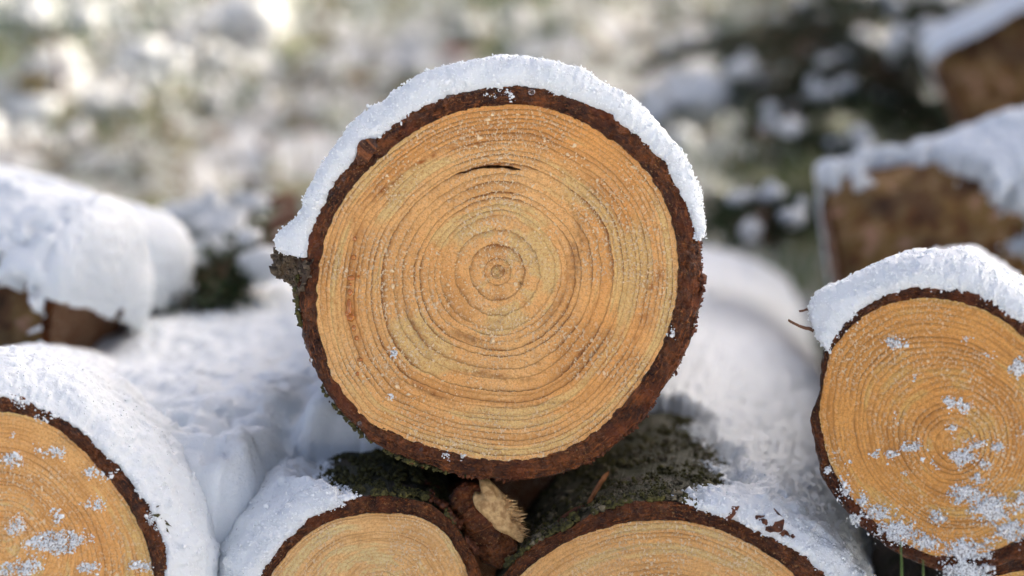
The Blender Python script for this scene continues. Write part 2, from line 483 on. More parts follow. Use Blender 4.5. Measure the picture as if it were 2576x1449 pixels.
def make_log(name, label, fr, R, W, length, seed, m_wood, m_bark, rings, nr=150, na=720, group=None, crack=None, blobs=(), wetfun=None, taper=0.0,
             s_rows=46, bark_amp=1.0, chamfer=0.0, rough_front=0.0019):
    rng = np.random.default_rng(seed)
    root = empty(name, fr.M)
    tag(root, label, 'log', group)
    L = Log(); L.root, L.fr, L.R, L.W, L.len, L.taper = root, fr, R, W, length, taper
    th = np.arange(na) / na * 2 * math.pi
    Wt, Rt = at_theta(W, th), at_theta(R, th)
    Wm = Wt.mean()
    # ---- sawn face
    t = np.linspace(0.004, 1.0, nr)
    r = t[:, None] * Wt[None, :]
    x, z = r * np.cos(th), r * np.sin(th)
    p = np.stack([x, np.zeros_like(x), z], -1).reshape(-1, 3)
    # the annual rings: irregular spacing, slightly wavy, locally pinched
    wav = 1 + 0.020 * fbm(np.stack([np.cos(th) * 1.6, np.sin(th) * 1.6, np.zeros(na) + seed], 1), seed, 3)[None, :] * np.sin(np.clip(t, 0, 1)[:, None] * 3.0)
    circ = 1 - sstep(0.05, 0.75, t)[:, None]
    rr = (t[:, None] * wav) * (circ * (Wt / Wm)[None, :] + (1 - circ))
    rr = rr + (0.010 * fbm(np.stack([x.ravel() / Wm * 5, z.ravel() / Wm * 5, np.zeros(x.size)], 1), seed + 3, 3)).reshape(x.shape)
    ring = np.interp(rr.ravel(), rings, np.arange(len(rings)))
    y = 0.00022 * fbm(p * 420.0, seed + 1, 3) + 0.0005 * fbm(p * np.array([25, 25, 60.0]), seed + 2, 2)
    stain = np.zeros(len(p)); rot = np.zeros(len(p))
    wet = np.zeros(len(p)) if wetfun is None else wetfun(np.arctan2(z, x).ravel(), np.repeat(t, na), p)
    for (bx, by, sx, sy, ang, amt, which) in blobs:
        cx, cz = fr.hit(bx, by)
        k_ = 1.0 / 5050.0
        dx, dz = x.ravel() - cx, z.ravel() - cz
        ca, sa = math.cos(math.radians(ang)), math.sin(math.radians(ang))
        d2 = ((dx * ca + dz * sa) / (sx * k_)) ** 2 + ((-dx * sa + dz * ca) / (sy * k_)) ** 2
        wgt = amt * np.exp(-d2) * (0.75 + 0.6 * noise(p * 500, seed + 9))
        if which == 'rot': rot = np.maximum(rot, wgt)
        else: stain = np.maximum(stain, wgt)
    if crack is not None:
        pts = np.array([fr.hit(*q) for q in crack[0]])
        cth = np.arctan2(pts[:, 1], pts[:, 0]); crr = np.hypot(pts[:, 0], pts[:, 1])
        o = np.argsort(cth)
        ang = np.arctan2(z, x).ravel()
        rc = np.interp(ang, cth[o], crr[o])
        half = np.interp(ang, cth[o], np.array(crack[1])[o] / 5050.0, left=0, right=0)
        d = np.abs(r.ravel() - rc)
        rc = rc + 0.00035 * noise(p * 260, seed + 6)
        half = half * (1 + 0.45 * noise(p * 420, seed + 7))
        d = np.abs(r.ravel() - rc)
        inside = np.where(half > 0, sstep(1.25, 0.6, d / np.maximum(half, 1e-6)), 0)
        y = y + 0.007 * inside
        rot = np.maximum(rot, inside)
        stain = np.maximum(stain, np.where(half > 0, 0.8 * sstep(3.0, 1.0, d / np.maximum(half, 1e-6)), 0))
    # frayed rim where the wood meets the bark
    p[:, 1] = y
    q = grid_quads(nr, na, True)
    cidx = len(p)
    p = np.vstack([p, [[0, 0, 0]]])
    tri = np.stack([np.full(na, cidx), (np.arange(na) + 1) % na, np.arange(na)], 1)
    me = mesh_from('cut_face', p, q[:, ::-1], tri[:, ::-1])
    band = 1.5 * fbm(np.stack([np.tile(np.cos(th) * 1.3, nr), np.tile(np.sin(th) * 1.3, nr), ring * 0.45], 1), seed + 8, 3)
    attr(me, 'band', np.append(band, 0)); attr(me, 'ring', np.append(ring, 0.0)); attr(me, 'wet', np.append(wet, 0)); attr(me, 'stain', np.append(stain, 0)); attr(me, 'rot', np.append(rot, 0))
    L.face = obj('cut_face', me, m_wood, root)
    # ---- bark: sawn edge, then the outside running back, then the far end
    nf = 22
    rows, fa, ba = [], [], []
    wj = 1 + 0.010 * fbm(np.stack([np.cos(th) * 22, np.sin(th) * 22, np.zeros(na)], 1), seed + 21, 3)
    for i in range(nf):
        tt = i / (nf - 1)
        rad = Wt * wj * 0.992 * (1 - tt) + Rt * (1 - chamfer) * tt
        pp = np.stack([rad * np.cos(th), np.zeros(na), rad * np.sin(th)], 1)
        yy = -0.0004 + rough_front * fbm(pp * 300, seed + 31, 4, 0.65) + 0.0016 * tt ** 3 - 0.0008 * math.sin(tt * math.pi) + (0.0012 if i == 0 else 0)
        pp[:, 1] = yy
        ed = sstep(0.55, 1.0, np.array(tt))
        rad2 = rad * (1 + ed * (0.016 * fbm(pp * 120, seed + 33, 4, 0.6)))
        pp[:, 0], pp[:, 2] = rad2 * np.cos(th), rad2 * np.sin(th)
        rows.append(pp); fa.append(np.full(na, 1.0)); ba.append(np.full(na, tt))
    s = 0.0025 + (length - 0.0025) * (np.linspace(0, 1, s_rows) ** 1.8)
    for i, si in enumerate(s):
        rad = Rt * (1 - taper * si) * (1 - chamfer * math.exp(-si / 0.018))
        pp = np.stack([rad * np.cos(th), np.full(na, si), rad * np.sin(th)], 1)
        d = 0.0024 * fbm(pp * np.array([55, 16, 55.0]), seed + 41, 4) + 0.0012 * fbm(pp * 160, seed + 43, 3)
        d = d + 0.012 * Rt * fbm(np.stack([pp[:, 0] * 120, np.zeros(na), pp[:, 2] * 120], 1), seed + 33, 3) * math.exp(-si * 40)
        rad = rad + d * bark_amp
        pp[:, 0], pp[:, 2] = rad * np.cos(th), rad * np.sin(th)
        rows.append(pp); fa.append(np.full(na, max(0.0, 0.55 - si * 120))); ba.append(np.ones(na))
    allp = np.vstack(rows)
    n = len(rows)
    q = grid_quads(n, na, True)
    cidx = len(allp)
    allp = np.vstack([allp, [[0, length, 0]]])
    last = (n - 1) * na
    tri = np.stack([np.full(na, cidx), last + (np.arange(na) + 1) % na, last + np.arange(na)], 1)
    me = mesh_from('bark', allp, q[:, ::-1], tri)
    attr(me, 'front', np.append(np.concatenate(fa), 0)); attr(me, 'bt', np.append(np.concatenate(ba), 1))
    L.bark = obj('bark', me, m_bark, root)
    return L

def make_rings(first, spacing_fn, seed, jitter=0.35):
    rng = np.random.default_rng(seed)
    out = [0.0] + list(first)
    while out[-1] < 1.12:
        out.append(out[-1] + spacing_fn(out[-1]) * (1 + rng.uniform(-jitter, jitter)))
    return np.array(out)

def snow_cap(name, label, L, T, th0, th1, length, seed, bevel=0.003, lip=0.9, y0=-0.001, nth=420, nfront=9, ns=90, keep=None, cat='snow', mat=None,
             amp=1.0, grains=1600, ragged=0.004, sag=0.0, group=None, dome=None):
    """a layer of snow on the log's bark; T is its thickness against angle (array over TH); where it thins below nothing the bark shows"""
    rng = np.random.default_rng(seed)
    th = np.linspace(math.radians(th0), math.radians(th1), nth)
    R, Tt = at_theta(L.R, th), at_theta(T, th)
    ds = 0.0009
    s = [0.0]
    while s[-1] < length:
        s.append(s[-1] + ds); ds *= 1.0 + 3.2 / ns
    s = np.array(s)
    rows, tks = [], []
    p0 = np.stack([R * np.cos(th), np.zeros(nth), R * np.sin(th)], 1)
    edge = ragged * fbm(p0 * 130, seed + 1, 4)
    if keep is not None:
        edge = edge + keep(th, 0.0, p0)
    if dome is not None:                       # snow wrapped round the log's end: depth, and the line below which the wood is bare
        dep, da, db = dome
        for ph in np.linspace(math.pi / 2 - 0.03, 0.08, 26):
            rad = (R + Tt) * math.cos(ph) ** 0.8
            pp = np.stack([rad * np.cos(th), np.full(nth, -dep * math.sin(ph)), rad * np.sin(th)], 1)
            line = (pp[:, 2] + db * pp[:, 0]) / R.mean() - da + 0.10 * fbm(pp * 45, seed + 2, 3)
            pp = pp * (0.86 + 0.14 * sstep(-0.2, 0.5, line))[:, None] * (1 + 0.05 * fbm(pp * 22, seed + 3, 2))[:, None]
            rows.append(pp); tks.append(np.where(line > 0, 0.01, -0.01))
        nfront = 0
    for k in range(nfront):
        f = k / nfront
        te = np.maximum(Tt * lip + edge, -0.006)
        tks.append(te)
        rad = R - 0.003 + (te + 0.003) * f
        roundy = 0.0022 * (f ** 3)
        yy = y0 + roundy + 0.002 * np.exp(-f * 5) - 0.0012 * math.sin(f * 3.1)
        rows.append(np.stack([rad * np.cos(th), yy * np.ones(nth), rad * np.sin(th)], 1))
    for si in (s if dome is None else s[::2]):
        e = math.sqrt(max(0.0, 1 - (1 - min(1.0, si / bevel)) ** 2))
        pp = np.stack([R * np.cos(th), np.full(nth, si), R * np.sin(th)], 1)
        thick = Tt * (lip + (1 - lip) * e)
        ed = ragged * fbm(pp * 130, seed + 1, 4)
        if keep is not None:
            thick = thick + keep(th, si, pp)
        thick = thick + ed + (0.18 * Tt * fbm(pp * 24, seed + 4, 2) if si > 0 else 0)
        thick = np.maximum(thick, -0.006)
        tks.append(thick)
        rad = R * (1 - L.taper * si) + thick
        endr = sstep(length, length - 0.02, np.array(si))
        rad = R * (1 - L.taper * si) - 0.004 + (rad - R * (1 - L.taper * si) + 0.004) * endr
        rows.append(np.stack([rad * np.cos(th), np.full(nth, si + y0 + 0.0022), rad * np.sin(th)], 1))
    p = np.vstack(rows)
    p = p + amp * (0.0020 * vnoise(p * 40, seed + 5) + 0.0007 * vnoise(p * 170, seed + 6) + 0.0010 * vnoise(p * 480, seed + 7))
    n = len(rows)
    q = grid_quads(n, nth)
    # drop what lies wholly under the bark
    rr = np.hypot(p[:, 0], p[:, 2]); tt = np.arctan2(p[:, 2], p[:, 0])
    under = (rr < at_theta(L.R, tt) * (1 - L.taper * np.maximum(p[:, 1], 0)) - 0.0042) & (p[:, 1] > 0.004)
    tk = np.concatenate(tks)
    q = q[~(under | (tk < -0.0028))[q].all(1)]
    me = mesh_from(name, p, q[:, ::-1])
    o = obj(name, me, mat or M_SNOW)
    o.matrix_world = L.fr.M
    tag(o, label, cat, group)
    if grains:
        # loose crystals standing on the crest, the lip and the ragged edge
        vis = p[(p[:, 1] < 0.09) & ~under & (tk > -0.002)]
        w = np.where(vis[:, 1] < 0.012, 3.0, 0.5)
        idx = rng.choice(len(vis), grains, p=w / w.sum())
        gp = vis[idx] + rng.normal(0, 0.0004, (grains, 3))
        gr = np.exp(rng.normal(math.log(0.00034), 0.38, grains))
        gp = gp * np.where(gp[:, 1:2] > 0.006, 0.9965, 1.0)
        if keep is not None:
            near = p[(p[:, 1] < 0.2) & (tk < 0.0015) & (tk > -0.0058)]
            idx = rng.choice(len(near), grains)
            q2 = near[idx] + rng.normal(0, 0.0025, (grains, 3)); q2[:, 1] = np.maximum(q2[:, 1], 0.001)
            t2 = np.arctan2(q2[:, 2], q2[:, 0]); r2 = at_theta(L.R, t2) * (1 - L.taper * q2[:, 1]) + np.abs(rng.normal(0.0004, 0.0008, grains))
            q2[:, 0], q2[:, 2] = r2 * np.cos(t2), r2 * np.sin(t2)
            gp = np.vstack([gp, q2]); gr = np.concatenate([gr, np.exp(rng.normal(math.log(0.0005), 0.45, grains))])
        g = obj('snow_crystals', grains_mesh('snow_crystals', gp, gr, rng), M_GRAIN, o)
        g['kind'] = 'stuff'
    L.cap = o
    return o

def px_frame(pith, depth, vp):
    return Frame(P(pith[0], pith[1], depth), ray(*vp))

# ---- the round log on top, in focus
OUT1 = [(1290,213),(1200,220),(1100,245),(1010,290),(940,345),(880,405),(830,465),(790,540),(765,610),(755,680),(752,760),(765,850),(790,930),(830,1005),
        (880,1060),(930,1105),(1000,1145),(1080,1172),(1180,1195),(1290,1205),(1390,1195),(1470,1165),(1540,1120),(1620,1040),(1680,960),(1720,890),(1745,810),
        (1762,720),(1762,640),(1750,560),(1720,480),(1680,410),(1630,350),(1560,300),(1490,255),(1400,225),(1350,215)]
IN1 = [(1290,263),(1200,270),(1110,295),(1030,340),(960,395),(900,455),(850,520),(820,590),(803,660),(795,740),(797,810),(810,880),(835,950),(880,1010),
       (920,1060),(990,1090),(1080,1125),(1180,1150),(1290,1160),(1390,1145),(1460,1115),(1530,1060),(1590,990),(1640,920),(1680,840),(1700,760),(1708,680),
       (1700,600),(1685,530),(1650,460),(1600,400),(1530,345),(1440,295),(1360,268)]
SNOW1 = [(688,650),(684,615),(705,580),(752,545),(762,490),(800,430),(850,355),(880,305),(960,262),(1050,195),(1150,155),(1260,138),(1350,145),(1450,172),
         (1520,215),(1590,248),(1650,315),(1700,365),(1738,425),(1761,490),(1767,560),(1764,605)]

def trace(fr, pts, sig=4.0):
    return polar([fr.hit(*q) for q in pts], sig)

def cap_T(L, pts, sig=3.0):
    """snow thickness from its traced outer line; nothing beyond the ends of that line"""
    xz = np.array([L.fr.hit(*q) for q in pts])
    th = np.unwrap(np.arctan2(xz[:, 1], xz[:, 0])); r = np.hypot(xz[:, 0], xz[:, 1])
    o = np.argsort(th); th, r = th[o], r[o]
    T = np.full(NT_ANG, -0.006)
    for k in (-1, 0, 1):
        m = (TH + 2 * math.pi * k >= th[0]) & (TH + 2 * math.pi * k <= th[-1])
        T[m] = np.interp(TH[m] + 2 * math.pi * k, th, r) - L.R[m]
    return smooth_wrap(T, sig), math.degrees(th[0]), math.degrees(th[-1])

fr1 = px_frame((1252, 683), 0.85, (1480, 420))
R1, W1 = trace(fr1, OUT1), trace(fr1, IN1)
rings1 = make_rings([0.036, 0.075, 0.160, 0.243, 0.323, 0.350, 0.384, 0.430, 0.462], lambda r: 0.046 if r < 0.62 else (0.032 if r < 0.8 else 0.025), 4, 0.5)
def wet1(th, t, p):
    top = sstep(0.70, 0.9, t) * sstep(0.25, 0.75, np.sin(th)) * 0.75
    right = 0.55 * sstep(0.45, 0.6, t) * sstep(0.2, 0.8, np.cos(th + 0.2)) * sstep(0.95, 0.8, t)
    return np.clip(np.maximum(top, right) + 0.25 * fbm(p * 45, 77, 3), 0, 1)
BL1 = [(1450, 640, 75, 16, 84, .50, 'rot'), (1500, 880, 90, 9, 48, .34, 'rot'), (1480, 470, 60, 8, 140, .32, 'rot'), (1395, 775, 60, 8, 55, .36, 'rot'), (1180, 852, 48, 8, -20, .42, 'rot'), (1235, 945, 95, 6, -6, .36, 'rot'), (1075, 988, 80, 6, -25, .36, 'rot'), (1045, 830, 75, 6, -62, .34, 'rot'), (1455, 560, 50, 6, 115, .34, 'rot'), (1330, 1020, 110, 5, 6, .3, 'rot'), (1540, 800, 70, 5, 62, .3, 'rot'), (1000, 760, 60, 4, 95, .3, 'rot'), (1640, 720, 30, 14, 80, .75, 's'), (1625, 800, 32, 16, 60, .8, 's'), (1660, 690, 18, 10, 90, .7, 's'), (1600, 850, 22, 10, 40, .55, 's'), (1570, 905, 30, 9, 45, .4, 's'),
       (1440, 650, 60, 13, 80, .75, 's'), (1400, 770, 55, 10, 55, .55, 's'), (1460, 620, 40, 9, 85, .5, 's'), (1180, 850, 45, 9, -20, .8, 's'), (1230, 940, 90, 8, -8, .65, 's'),
       (1080, 985, 75, 8, -25, .7, 's'), (1050, 830, 70, 8, -62, .6, 's'), (1150, 905, 60, 6, -22, .5, 's'), (885, 780, 9, 30, 0, .9, 's'), (890, 690, 7, 16, 0, .8, 's'),
       (888, 640, 6, 12, 0, .7, 's'), (895, 590, 5, 14, 10, .6, 's'), (905, 850, 7, 14, 0, .6, 's'), (965, 478, 60, 8, 42, 1.0, 's'), (1060, 408, 75, 6, 27, .9, 's'), (900, 560, 10, 30, 25, .8, 's'), (1180, 365, 70, 5, 10, .7, 's'),
       (1253, 683, 13, 13, 0, .75, 'rot'), (1253, 683, 30, 30, 0, .45, 's'), (1310, 712, 14, 7, 70, .8, 'rot'), (1260, 810, 35, 6, 0, .4, 's'), (1340, 345, 60, 10, 0, .35, 's'), (1200, 330, 70, 9, 10, .35, 's'),
       (1560, 560, 40, 8, -50, .5, 's'), (1500, 760, 60, 6, 70, .5, 's'), (1300, 1010, 120, 6, 0, .45, 's'), (1100, 1060, 80, 10, -15, .35, 's')]
M_W1 = mat_wood('wood_top', (0.98, 0.60, 0.24), (0.27, 0.095, 0.019), (0.90, 0.41, 0.10), 1, 1.6)
M_B1 = mat_bark('bark_top', 1, 0.5)
CRACK = ([(1140, 443), (1165, 434), (1190, 426), (1220, 421), (1250, 419), (1280, 421), (1300, 425), (1312, 430)], [0, 0.9, 1.7, 2.7, 3.3, 3.0, 1.8, 0])
G_CUT = 'sawn logs of the stack facing the camera'
top_log = make_log('spruce_log', 'round snow-capped log lying on top of the stack, curved dark slit above its pith', fr1, R1, W1, 0.62, 11, M_W1, M_B1, rings1,
                   nr=330, na=900, group=G_CUT, crack=CRACK, blobs=BL1, wetfun=wet1, taper=0.08, s_rows=60)
T1, a0, a1 = cap_T(top_log, SNOW1)
snow_cap('snow_blanket', 'thick crumbly arc of snow over the round log on top of the stack', top_log, T1, a0 + 1, a1 - 1, 0.60, 21, nth=620, grains=5200, ragged=0.0016, ns=120, amp=0.72)

# ---- left log, cut by the picture's edge
OUT2 = [(0,985),(60,1000),(130,1030),(200,1075),(265,1135),(320,1190),(365,1250),(400,1320),(425,1400),(434,1460),(420,1560),(360,1680),(250,1780),(100,1830),
        (-60,1830),(-220,1770),(-340,1650),(-400,1500),(-400,1320),(-330,1150),(-200,1030),(-90,985)]
IN2 = [(0,1035),(60,1042),(130,1070),(200,1125),(260,1190),(310,1250),(345,1310),(372,1380),(388,1460),(375,1550),(325,1650),(225,1745),(95,1790),(-60,1790),
       (-200,1730),(-310,1620),(-365,1490),(-360,1330),(-300,1180),(-180,1075),(-80,1035)]
fr2 = px_frame((8, 1368), 0.82, (560, 800))
R2, W2 = trace(fr2, OUT2), trace(fr2, IN2)
def wet2(th, t, p):
    return np.clip(0.2 + 0.5 * fbm(p * 30, 71, 3), 0, 1)
M_W2 = mat_wood('wood_left', (0.96, 0.59, 0.225), (0.34, 0.125, 0.027), (0.86, 0.40, 0.10), 2, 0.9)
M_B2 = mat_bark('bark_left', 2, 0.6)
left_log = make_log('spruce_log', 'log cut off by the left picture edge, dabs of snow on its face', fr2, R2, W2, 0.55, 12, M_W2, M_B2,
                    make_rings([0.03, 0.07, 0.12, 0.19], lambda r: 0.036, 5), nr=200, group=G_CUT, wetfun=wet2)
def Tang(pts, sig=8.0):
    """thickness in mm against angle in degrees"""
    a = np.array([q[0] for q in pts], float); t = np.array([q[1] for q in pts], float) * 0.001
    o = np.argsort(a % 360)
    return smooth_wrap(np.interp(np.degrees(TH), (a % 360)[o], t[o], period=360), sig)
snow_cap('snow_blanket', 'soft blanket of snow on the log cut off by the left picture edge', left_log,
         Tang([(-40, 20), (-10, 26), (20, 24), (50, 20), (90, 17), (130, 16), (170, 8), (190, -6), (270, -6), (300, 5)]), -45, 175, 0.53, 22,
         bevel=0.055, lip=0.12, nth=520, grains=2600, ragged=0.0032, ns=130, amp=0.72)

# ---- the two logs carrying the top one
def c7(x, y): return ((800 + x / 1.84) / 1.4907, (1550 + y / 1.84) / 1.4907)
def c8(x, y): return ((1900 + x / 1.84) / 1.4907, (1500 + y / 1.84) / 1.4907)
OUT3 = [c7(*q) for q in [(290,1110),(400,960),(520,840),(640,740),(800,640),(950,590),(1100,580),(1300,585),(1450,615),(1560,670),(1660,770),(1740,885),(1805,990),(1850,1110),
                         (1865,1300),(1820,1550),(1700,1750),(1500,1900),(1200,1980),(850,1950),(500,1800),(300,1600),(215,1350)]]
IN3 = [c7(*q) for q in [(400,1110),(480,1000),(580,890),(700,800),(850,730),(1000,700),(1200,690),(1400,710),(1530,770),(1620,850),(1680,950),(1740,1060),(1768,1150),
                        (1775,1300),(1730,1500),(1620,1680),(1440,1810),(1180,1880),(880,1850),(570,1720),(400,1550),(330,1330)]]
fr3 = px_frame(c7(1150, 1240), 0.86, (720, 150))
R3, W3 = trace(fr3, OUT3), trace(fr3, IN3)
M_W3 = mat_wood('wood_below_left', (0.97, 0.66, 0.31), (0.45, 0.19, 0.055), (0.86, 0.45, 0.13), 3, 0.8)
M_B3 = mat_bark('bark_below_left', 3, 1.15, rust=(0.27, 0.085, 0.021))
low_l = make_log('spruce_log', 'small pale log under the top one, mossy and bearing a torn branch stub', fr3, R3, W3, 0.75, 13, M_W3, M_B3,
                 make_rings([0.05, 0.12, 0.2], lambda r: 0.045, 6), nr=170, group=G_CUT, wetfun=wet2)
def keep3(th, s, p):
    s_ = np.array(s)
    lim = math.radians(109) + math.radians(15) * sstep(0.0, 0.05, s_) - math.radians(110) * sstep(0.24, 0.34, s_)
    return -0.024 * sstep(0.22, -0.16, th - lim + 0.17 * fbm(p * 70, 5, 4))
snow_cap('snow_blanket', 'snow bank left of the moss on the small log under the top one', low_l,
         Tang([(60, 12), (95, 9), (120, 14), (150, 17), (180, 17), (215, 17), (240, 4), (270, -6), (300, -6), (0, 6), (30, 10)]), 20, 240, 0.73, 23,
         bevel=0.03, lip=0.45, nth=460, grains=2600, ragged=0.003, ns=100, keep=keep3, amp=0.75)

OUT4 = [c8(*q) for q in [(0,1170),(100,1080),(250,970),(400,900),(600,800),(800,730),(1000,705),(1200,710),(1400,760),(1600,830),(1800,900),(2000,1010),(2150,1130),(2250,1214),
                         (2400,1420),(2480,1700),(2430,2000),(2250,2280),(1950,2480),(1500,2600),(1000,2600),(500,2500),(100,2300),(-150,2000),(-230,1700),(-150,1380)]]
IN4 = [c8(*q) for q in [(80,1214),(200,1110),(350,1010),(550,920),(750,860),(1000,830),(1200,830),(1400,870),(1600,950),(1750,1030),(1900,1130),(2000,1214),(2200,1430),
                        (2300,1700),(2250,1960),(2080,2200),(1820,2370),(1450,2480),(1020,2480),(580,2390),(230,2200),(0,1950),(-90,1690),(-20,1420)]]
fr4 = px_frame(c8(1130, 1800), 0.855, (1850, 150))
R4, W4 = trace(fr4, OUT4), trace(fr4, IN4)
M_W4 = mat_wood('wood_below_right', (0.97, 0.62, 0.27), (0.38, 0.145, 0.034), (0.85, 0.42, 0.11), 4, 0.9)
M_B4 = mat_bark('bark_below_right', 4, 1.0, rust=(0.25, 0.075, 0.017))
low_r = make_log('spruce_log', 'broad pale log under the top one, on the right, its face cut off below', fr4, R4, W4, 1.15, 14, M_W4, M_B4,
                 make_rings([0.04, 0.1], lambda r: 0.037, 7), nr=200, group=G_CUT, wetfun=wet2, bark_amp=1.2)
def keep4(th, s, p):
    s_ = np.array(s)
    lim = math.radians(87) - math.radians(13) * sstep(0.0, 0.05, s_) + math.radians(12) * sstep(0.09, 0.16, s_) + math.radians(70) * sstep(0.18, 0.30, s_)
    return -0.024 * sstep(-0.20, 0.14, th - lim + 0.15 * fbm(p * 70, 6, 4))
snow_cap('snow_blanket', 'wide snow slope right of the top log running back along the log below it', low_r,
         Tang([(-40, 2), (-15, 8), (10, 12), (35, 13), (60, 11), (80, 9), (100, 10), (140, 10), (160, -6), (270, -6)]), -35, 140, 1.12, 24,
         bevel=0.02, lip=0.35, nth=520, grains=2800, ragged=0.0035, ns=110, keep=keep4, amp=0.75)

# ---- right log with snow dabs on its face
def d1(x, y): return ((2840 + x / 2.07) / 1.4907, (850 + y / 2.07) / 1.4907)
def d2(x, y): return ((2840 + x / 1.907) / 1.4907, (1400 + y / 1.907) / 1.4907)
OUT5 = [d1(*q) for q in [(535,930),(600,820),(700,680),(850,590),(1000,500),(1150,460),(1350,440),(1500,470),(1700,510),(1850,560),(2000,640),(2090,740)]] + \
       [d1(*q) for q in [(500,1080),(480,1300)]] + [d2(*q) for q in [(380,300),(392,400),(410,500),(440,620),(480,760),(560,900),(660,1020),(780,1130),(920,1230),(1100,1340),(1270,1400),(1400,1400),
       (1650,1390),(1900,1300),(2150,1100),(2300,850),(2380,550),(2370,250),(2280,-50)]]
IN5 = [d1(*q) for q in [(565,960),(700,800),(900,640),(1100,570),(1300,550),(1500,570),(1700,620),(1900,720),(2060,850)]] + [d1(*q) for q in [(535,1080),(500,1300)]] + \
      [d2(*q) for q in [(450,150),(442,300),(470,450),(505,600),(580,760),(680,900),(780,1010),(930,1130),(1050,1210),(1250,1300),(1350,1310),(1600,1310),(1700,1260),(1900,1180),
      (2090,1010),(2210,800),(2280,540),(2270,270),(2190,0)]]
fr5 = px_frame((2401, 1118), 0.82, (2480, 640))
R5, W5 = trace(fr5, OUT5, 3), trace(fr5, IN5, 3)
M_W5 = mat_wood('wood_right', (0.93, 0.50, 0.145), (0.24, 0.085, 0.015), (0.80, 0.34, 0.068), 5, 1.2)
M_B5 = mat_bark('bark_right', 5, 0.45, rust=(0.21, 0.062, 0.015))
right_log = make_log('spruce_log', 'log at the right picture edge, patches of snow stuck to its face', fr5, R5, W5, 0.7, 15, M_W5, M_B5,
                     make_rings([0.045, 0.09, 0.15, 0.21], lambda r: 0.040, 8), nr=200, group=G_CUT, wetfun=wet2)
SNOW5 = [d1(*q) for q in [(480,900),(440,800),(400,700),(380,600),(470,490),(620,440),(800,370),(1000,260),(1200,200),(1400,190),(1680,180),(1760,250),(1900,330),(2060,420),(2200,560)]]
T5, a0, a1 = cap_T(right_log, SNOW5)
snow_cap('snow_blanket', 'lumpy snow layer on the log at the right picture edge', right_log, T5, a0 + 1, a1, 0.66, 25, bevel=0.03, lip=0.62, nth=460, grains=2400, ragged=0.0022, ns=130, amp=0.8)

# ---- logs further down, carrying the left and right ones
def round_log(name, label, origin, axis, r, length, seed, m_wood, m_bark, group=None, bark_w=0.008, nr=50, na=220, roll=RT, s_rows=30, chamfer=0.0):
    fr = Frame(np.asarray(origin, float), axis, roll)
    rr = r * (1 + 0.05 * np.cos(2 * TH + seed) + 0.025 * np.cos(3 * TH + seed * 2))
    bark_w = max(bark_w, 1.25 * chamfer * r)
    return make_log(name, label, fr, rr, rr - bark_w, length, seed, m_wood, m_bark, make_rings([0.05, 0.12], lambda q: 0.045, seed), nr=nr, na=na, group=group, s_rows=s_rows, wetfun=wet2, chamfer=chamfer, bark_amp=1.0 + 6 * chamfer)
G_BASE = 'logs at the foot of the stack'
round_log('spruce_log', 'log at the foot of the stack, dark under the left logs', (-0.145, 0.86, 0.070), (-0.12, 1, 0), 0.088, 0.62, 41, M_W2, M_B2, G_BASE)
round_log('spruce_log', 'log at the foot of the stack, dark under the right log', (0.262, 0.84, 0.150), (0.10, 1, 0), 0.098, 0.7, 42, M_W5, M_B5, G_BASE)


# ------------------------------------------------------------------ forest floor
def gz(x, y):
    x = np.asarray(x, float); y = np.asarray(y, float)
    sh = x.shape
    xr, yr = x.ravel(), y.ravel()
    hill = np.where(yr > 1.15, 0.27 * (np.sqrt((yr - 1.15) ** 2 + 0.09) - 0.3), 0.0)
    hill = np.where(yr > 40, 0.27 * 38.6 + 0.03 * (yr - 40), hill)
    p = np.stack([xr, yr, np.zeros_like(xr)], 1)
    back = sstep(1.0, 1.6, yr)
    z = hill + 0.055 * back * fbm(p * 2.6, 101, 3) + 0.034 * back * fbm(p * 8.0, 103, 3) + 0.012 * fbm(p * 24, 105, 3) + 0.05 * back * sstep(0.15, 0.5, xr) * np.abs(fbm(p * 6.0, 107, 2))
    return z.reshape(sh)

def spaced(fine0, fine1, step, far, grow=1.16):
    c = list(np.arange(fine0, fine1, step))
    d = step
    while c[-1] < far:
        d *= grow; c.append(c[-1] + d)
    d = step
    while c[0] > -far:
        d *= grow; c.insert(0, c[0] - d)
    return np.array(c)
gx, gy = spaced(-1.5, 1.6, 0.016, 260), spaced(0.9, 4.6, 0.016, 260)
GX, GY = np.meshgrid(gx, gy)
gp = np.stack([GX, GY, gz(GX, GY)], -1).reshape(-1, 3)

def mat_ground():
    k = NT('forest_floor')
    p = k.obj()
    n1 = k.noise(p, 9.0, 4, 0.6)
    n2 = k.noise(p, 38.0, 5, 0.65)
    n3 = k.noise(p, 3.0, 3, 0.5)
    lit = k.ramp(n2, [(0.28, (0.035, 0.028, 0.012)), (0.45, (0.10, 0.085, 0.032)), (0.56, (0.13, 0.17, 0.045)), (0.70, (0.30, 0.25, 0.12))])
    snow = (0.60, 0.62, 0.62)
    m = k.math('ADD', k.math('MULTIPLY', n1, 0.7), k.math('ADD', k.math('MULTIPLY', n2, 0.45), k.math('MULTIPLY', n3, 0.25)))
    f = k.remap(m, 0.60, 0.76, 0.05, 0.92)
    f = k.math('MULTIPLY', f, k.math('SUBTRACT', 1.0, k.math('MULTIPLY', k.attr('heap'), 1.1), clamp=True))
    c = k.mix(f, lit, snow)
    c = k.mix(k.math('MULTIPLY', k.attr('bounce_snow'), k.remap(n1, 0.25, 0.4)), c, (0.66, 0.68, 0.68))
    k.set(color=c, rough=0.75, normal=k.bump(n2, 0.6, 0.01), spec=0.25)
    return k.m
gme = mesh_from('ground', gp, grid_quads(len(gy), len(gx)))
attr(gme, 'bounce_snow', sstep(0.9, 0.3, gp[:, 1]))  # unseen snow before the stack, added bright to bounce sun onto the sawn faces
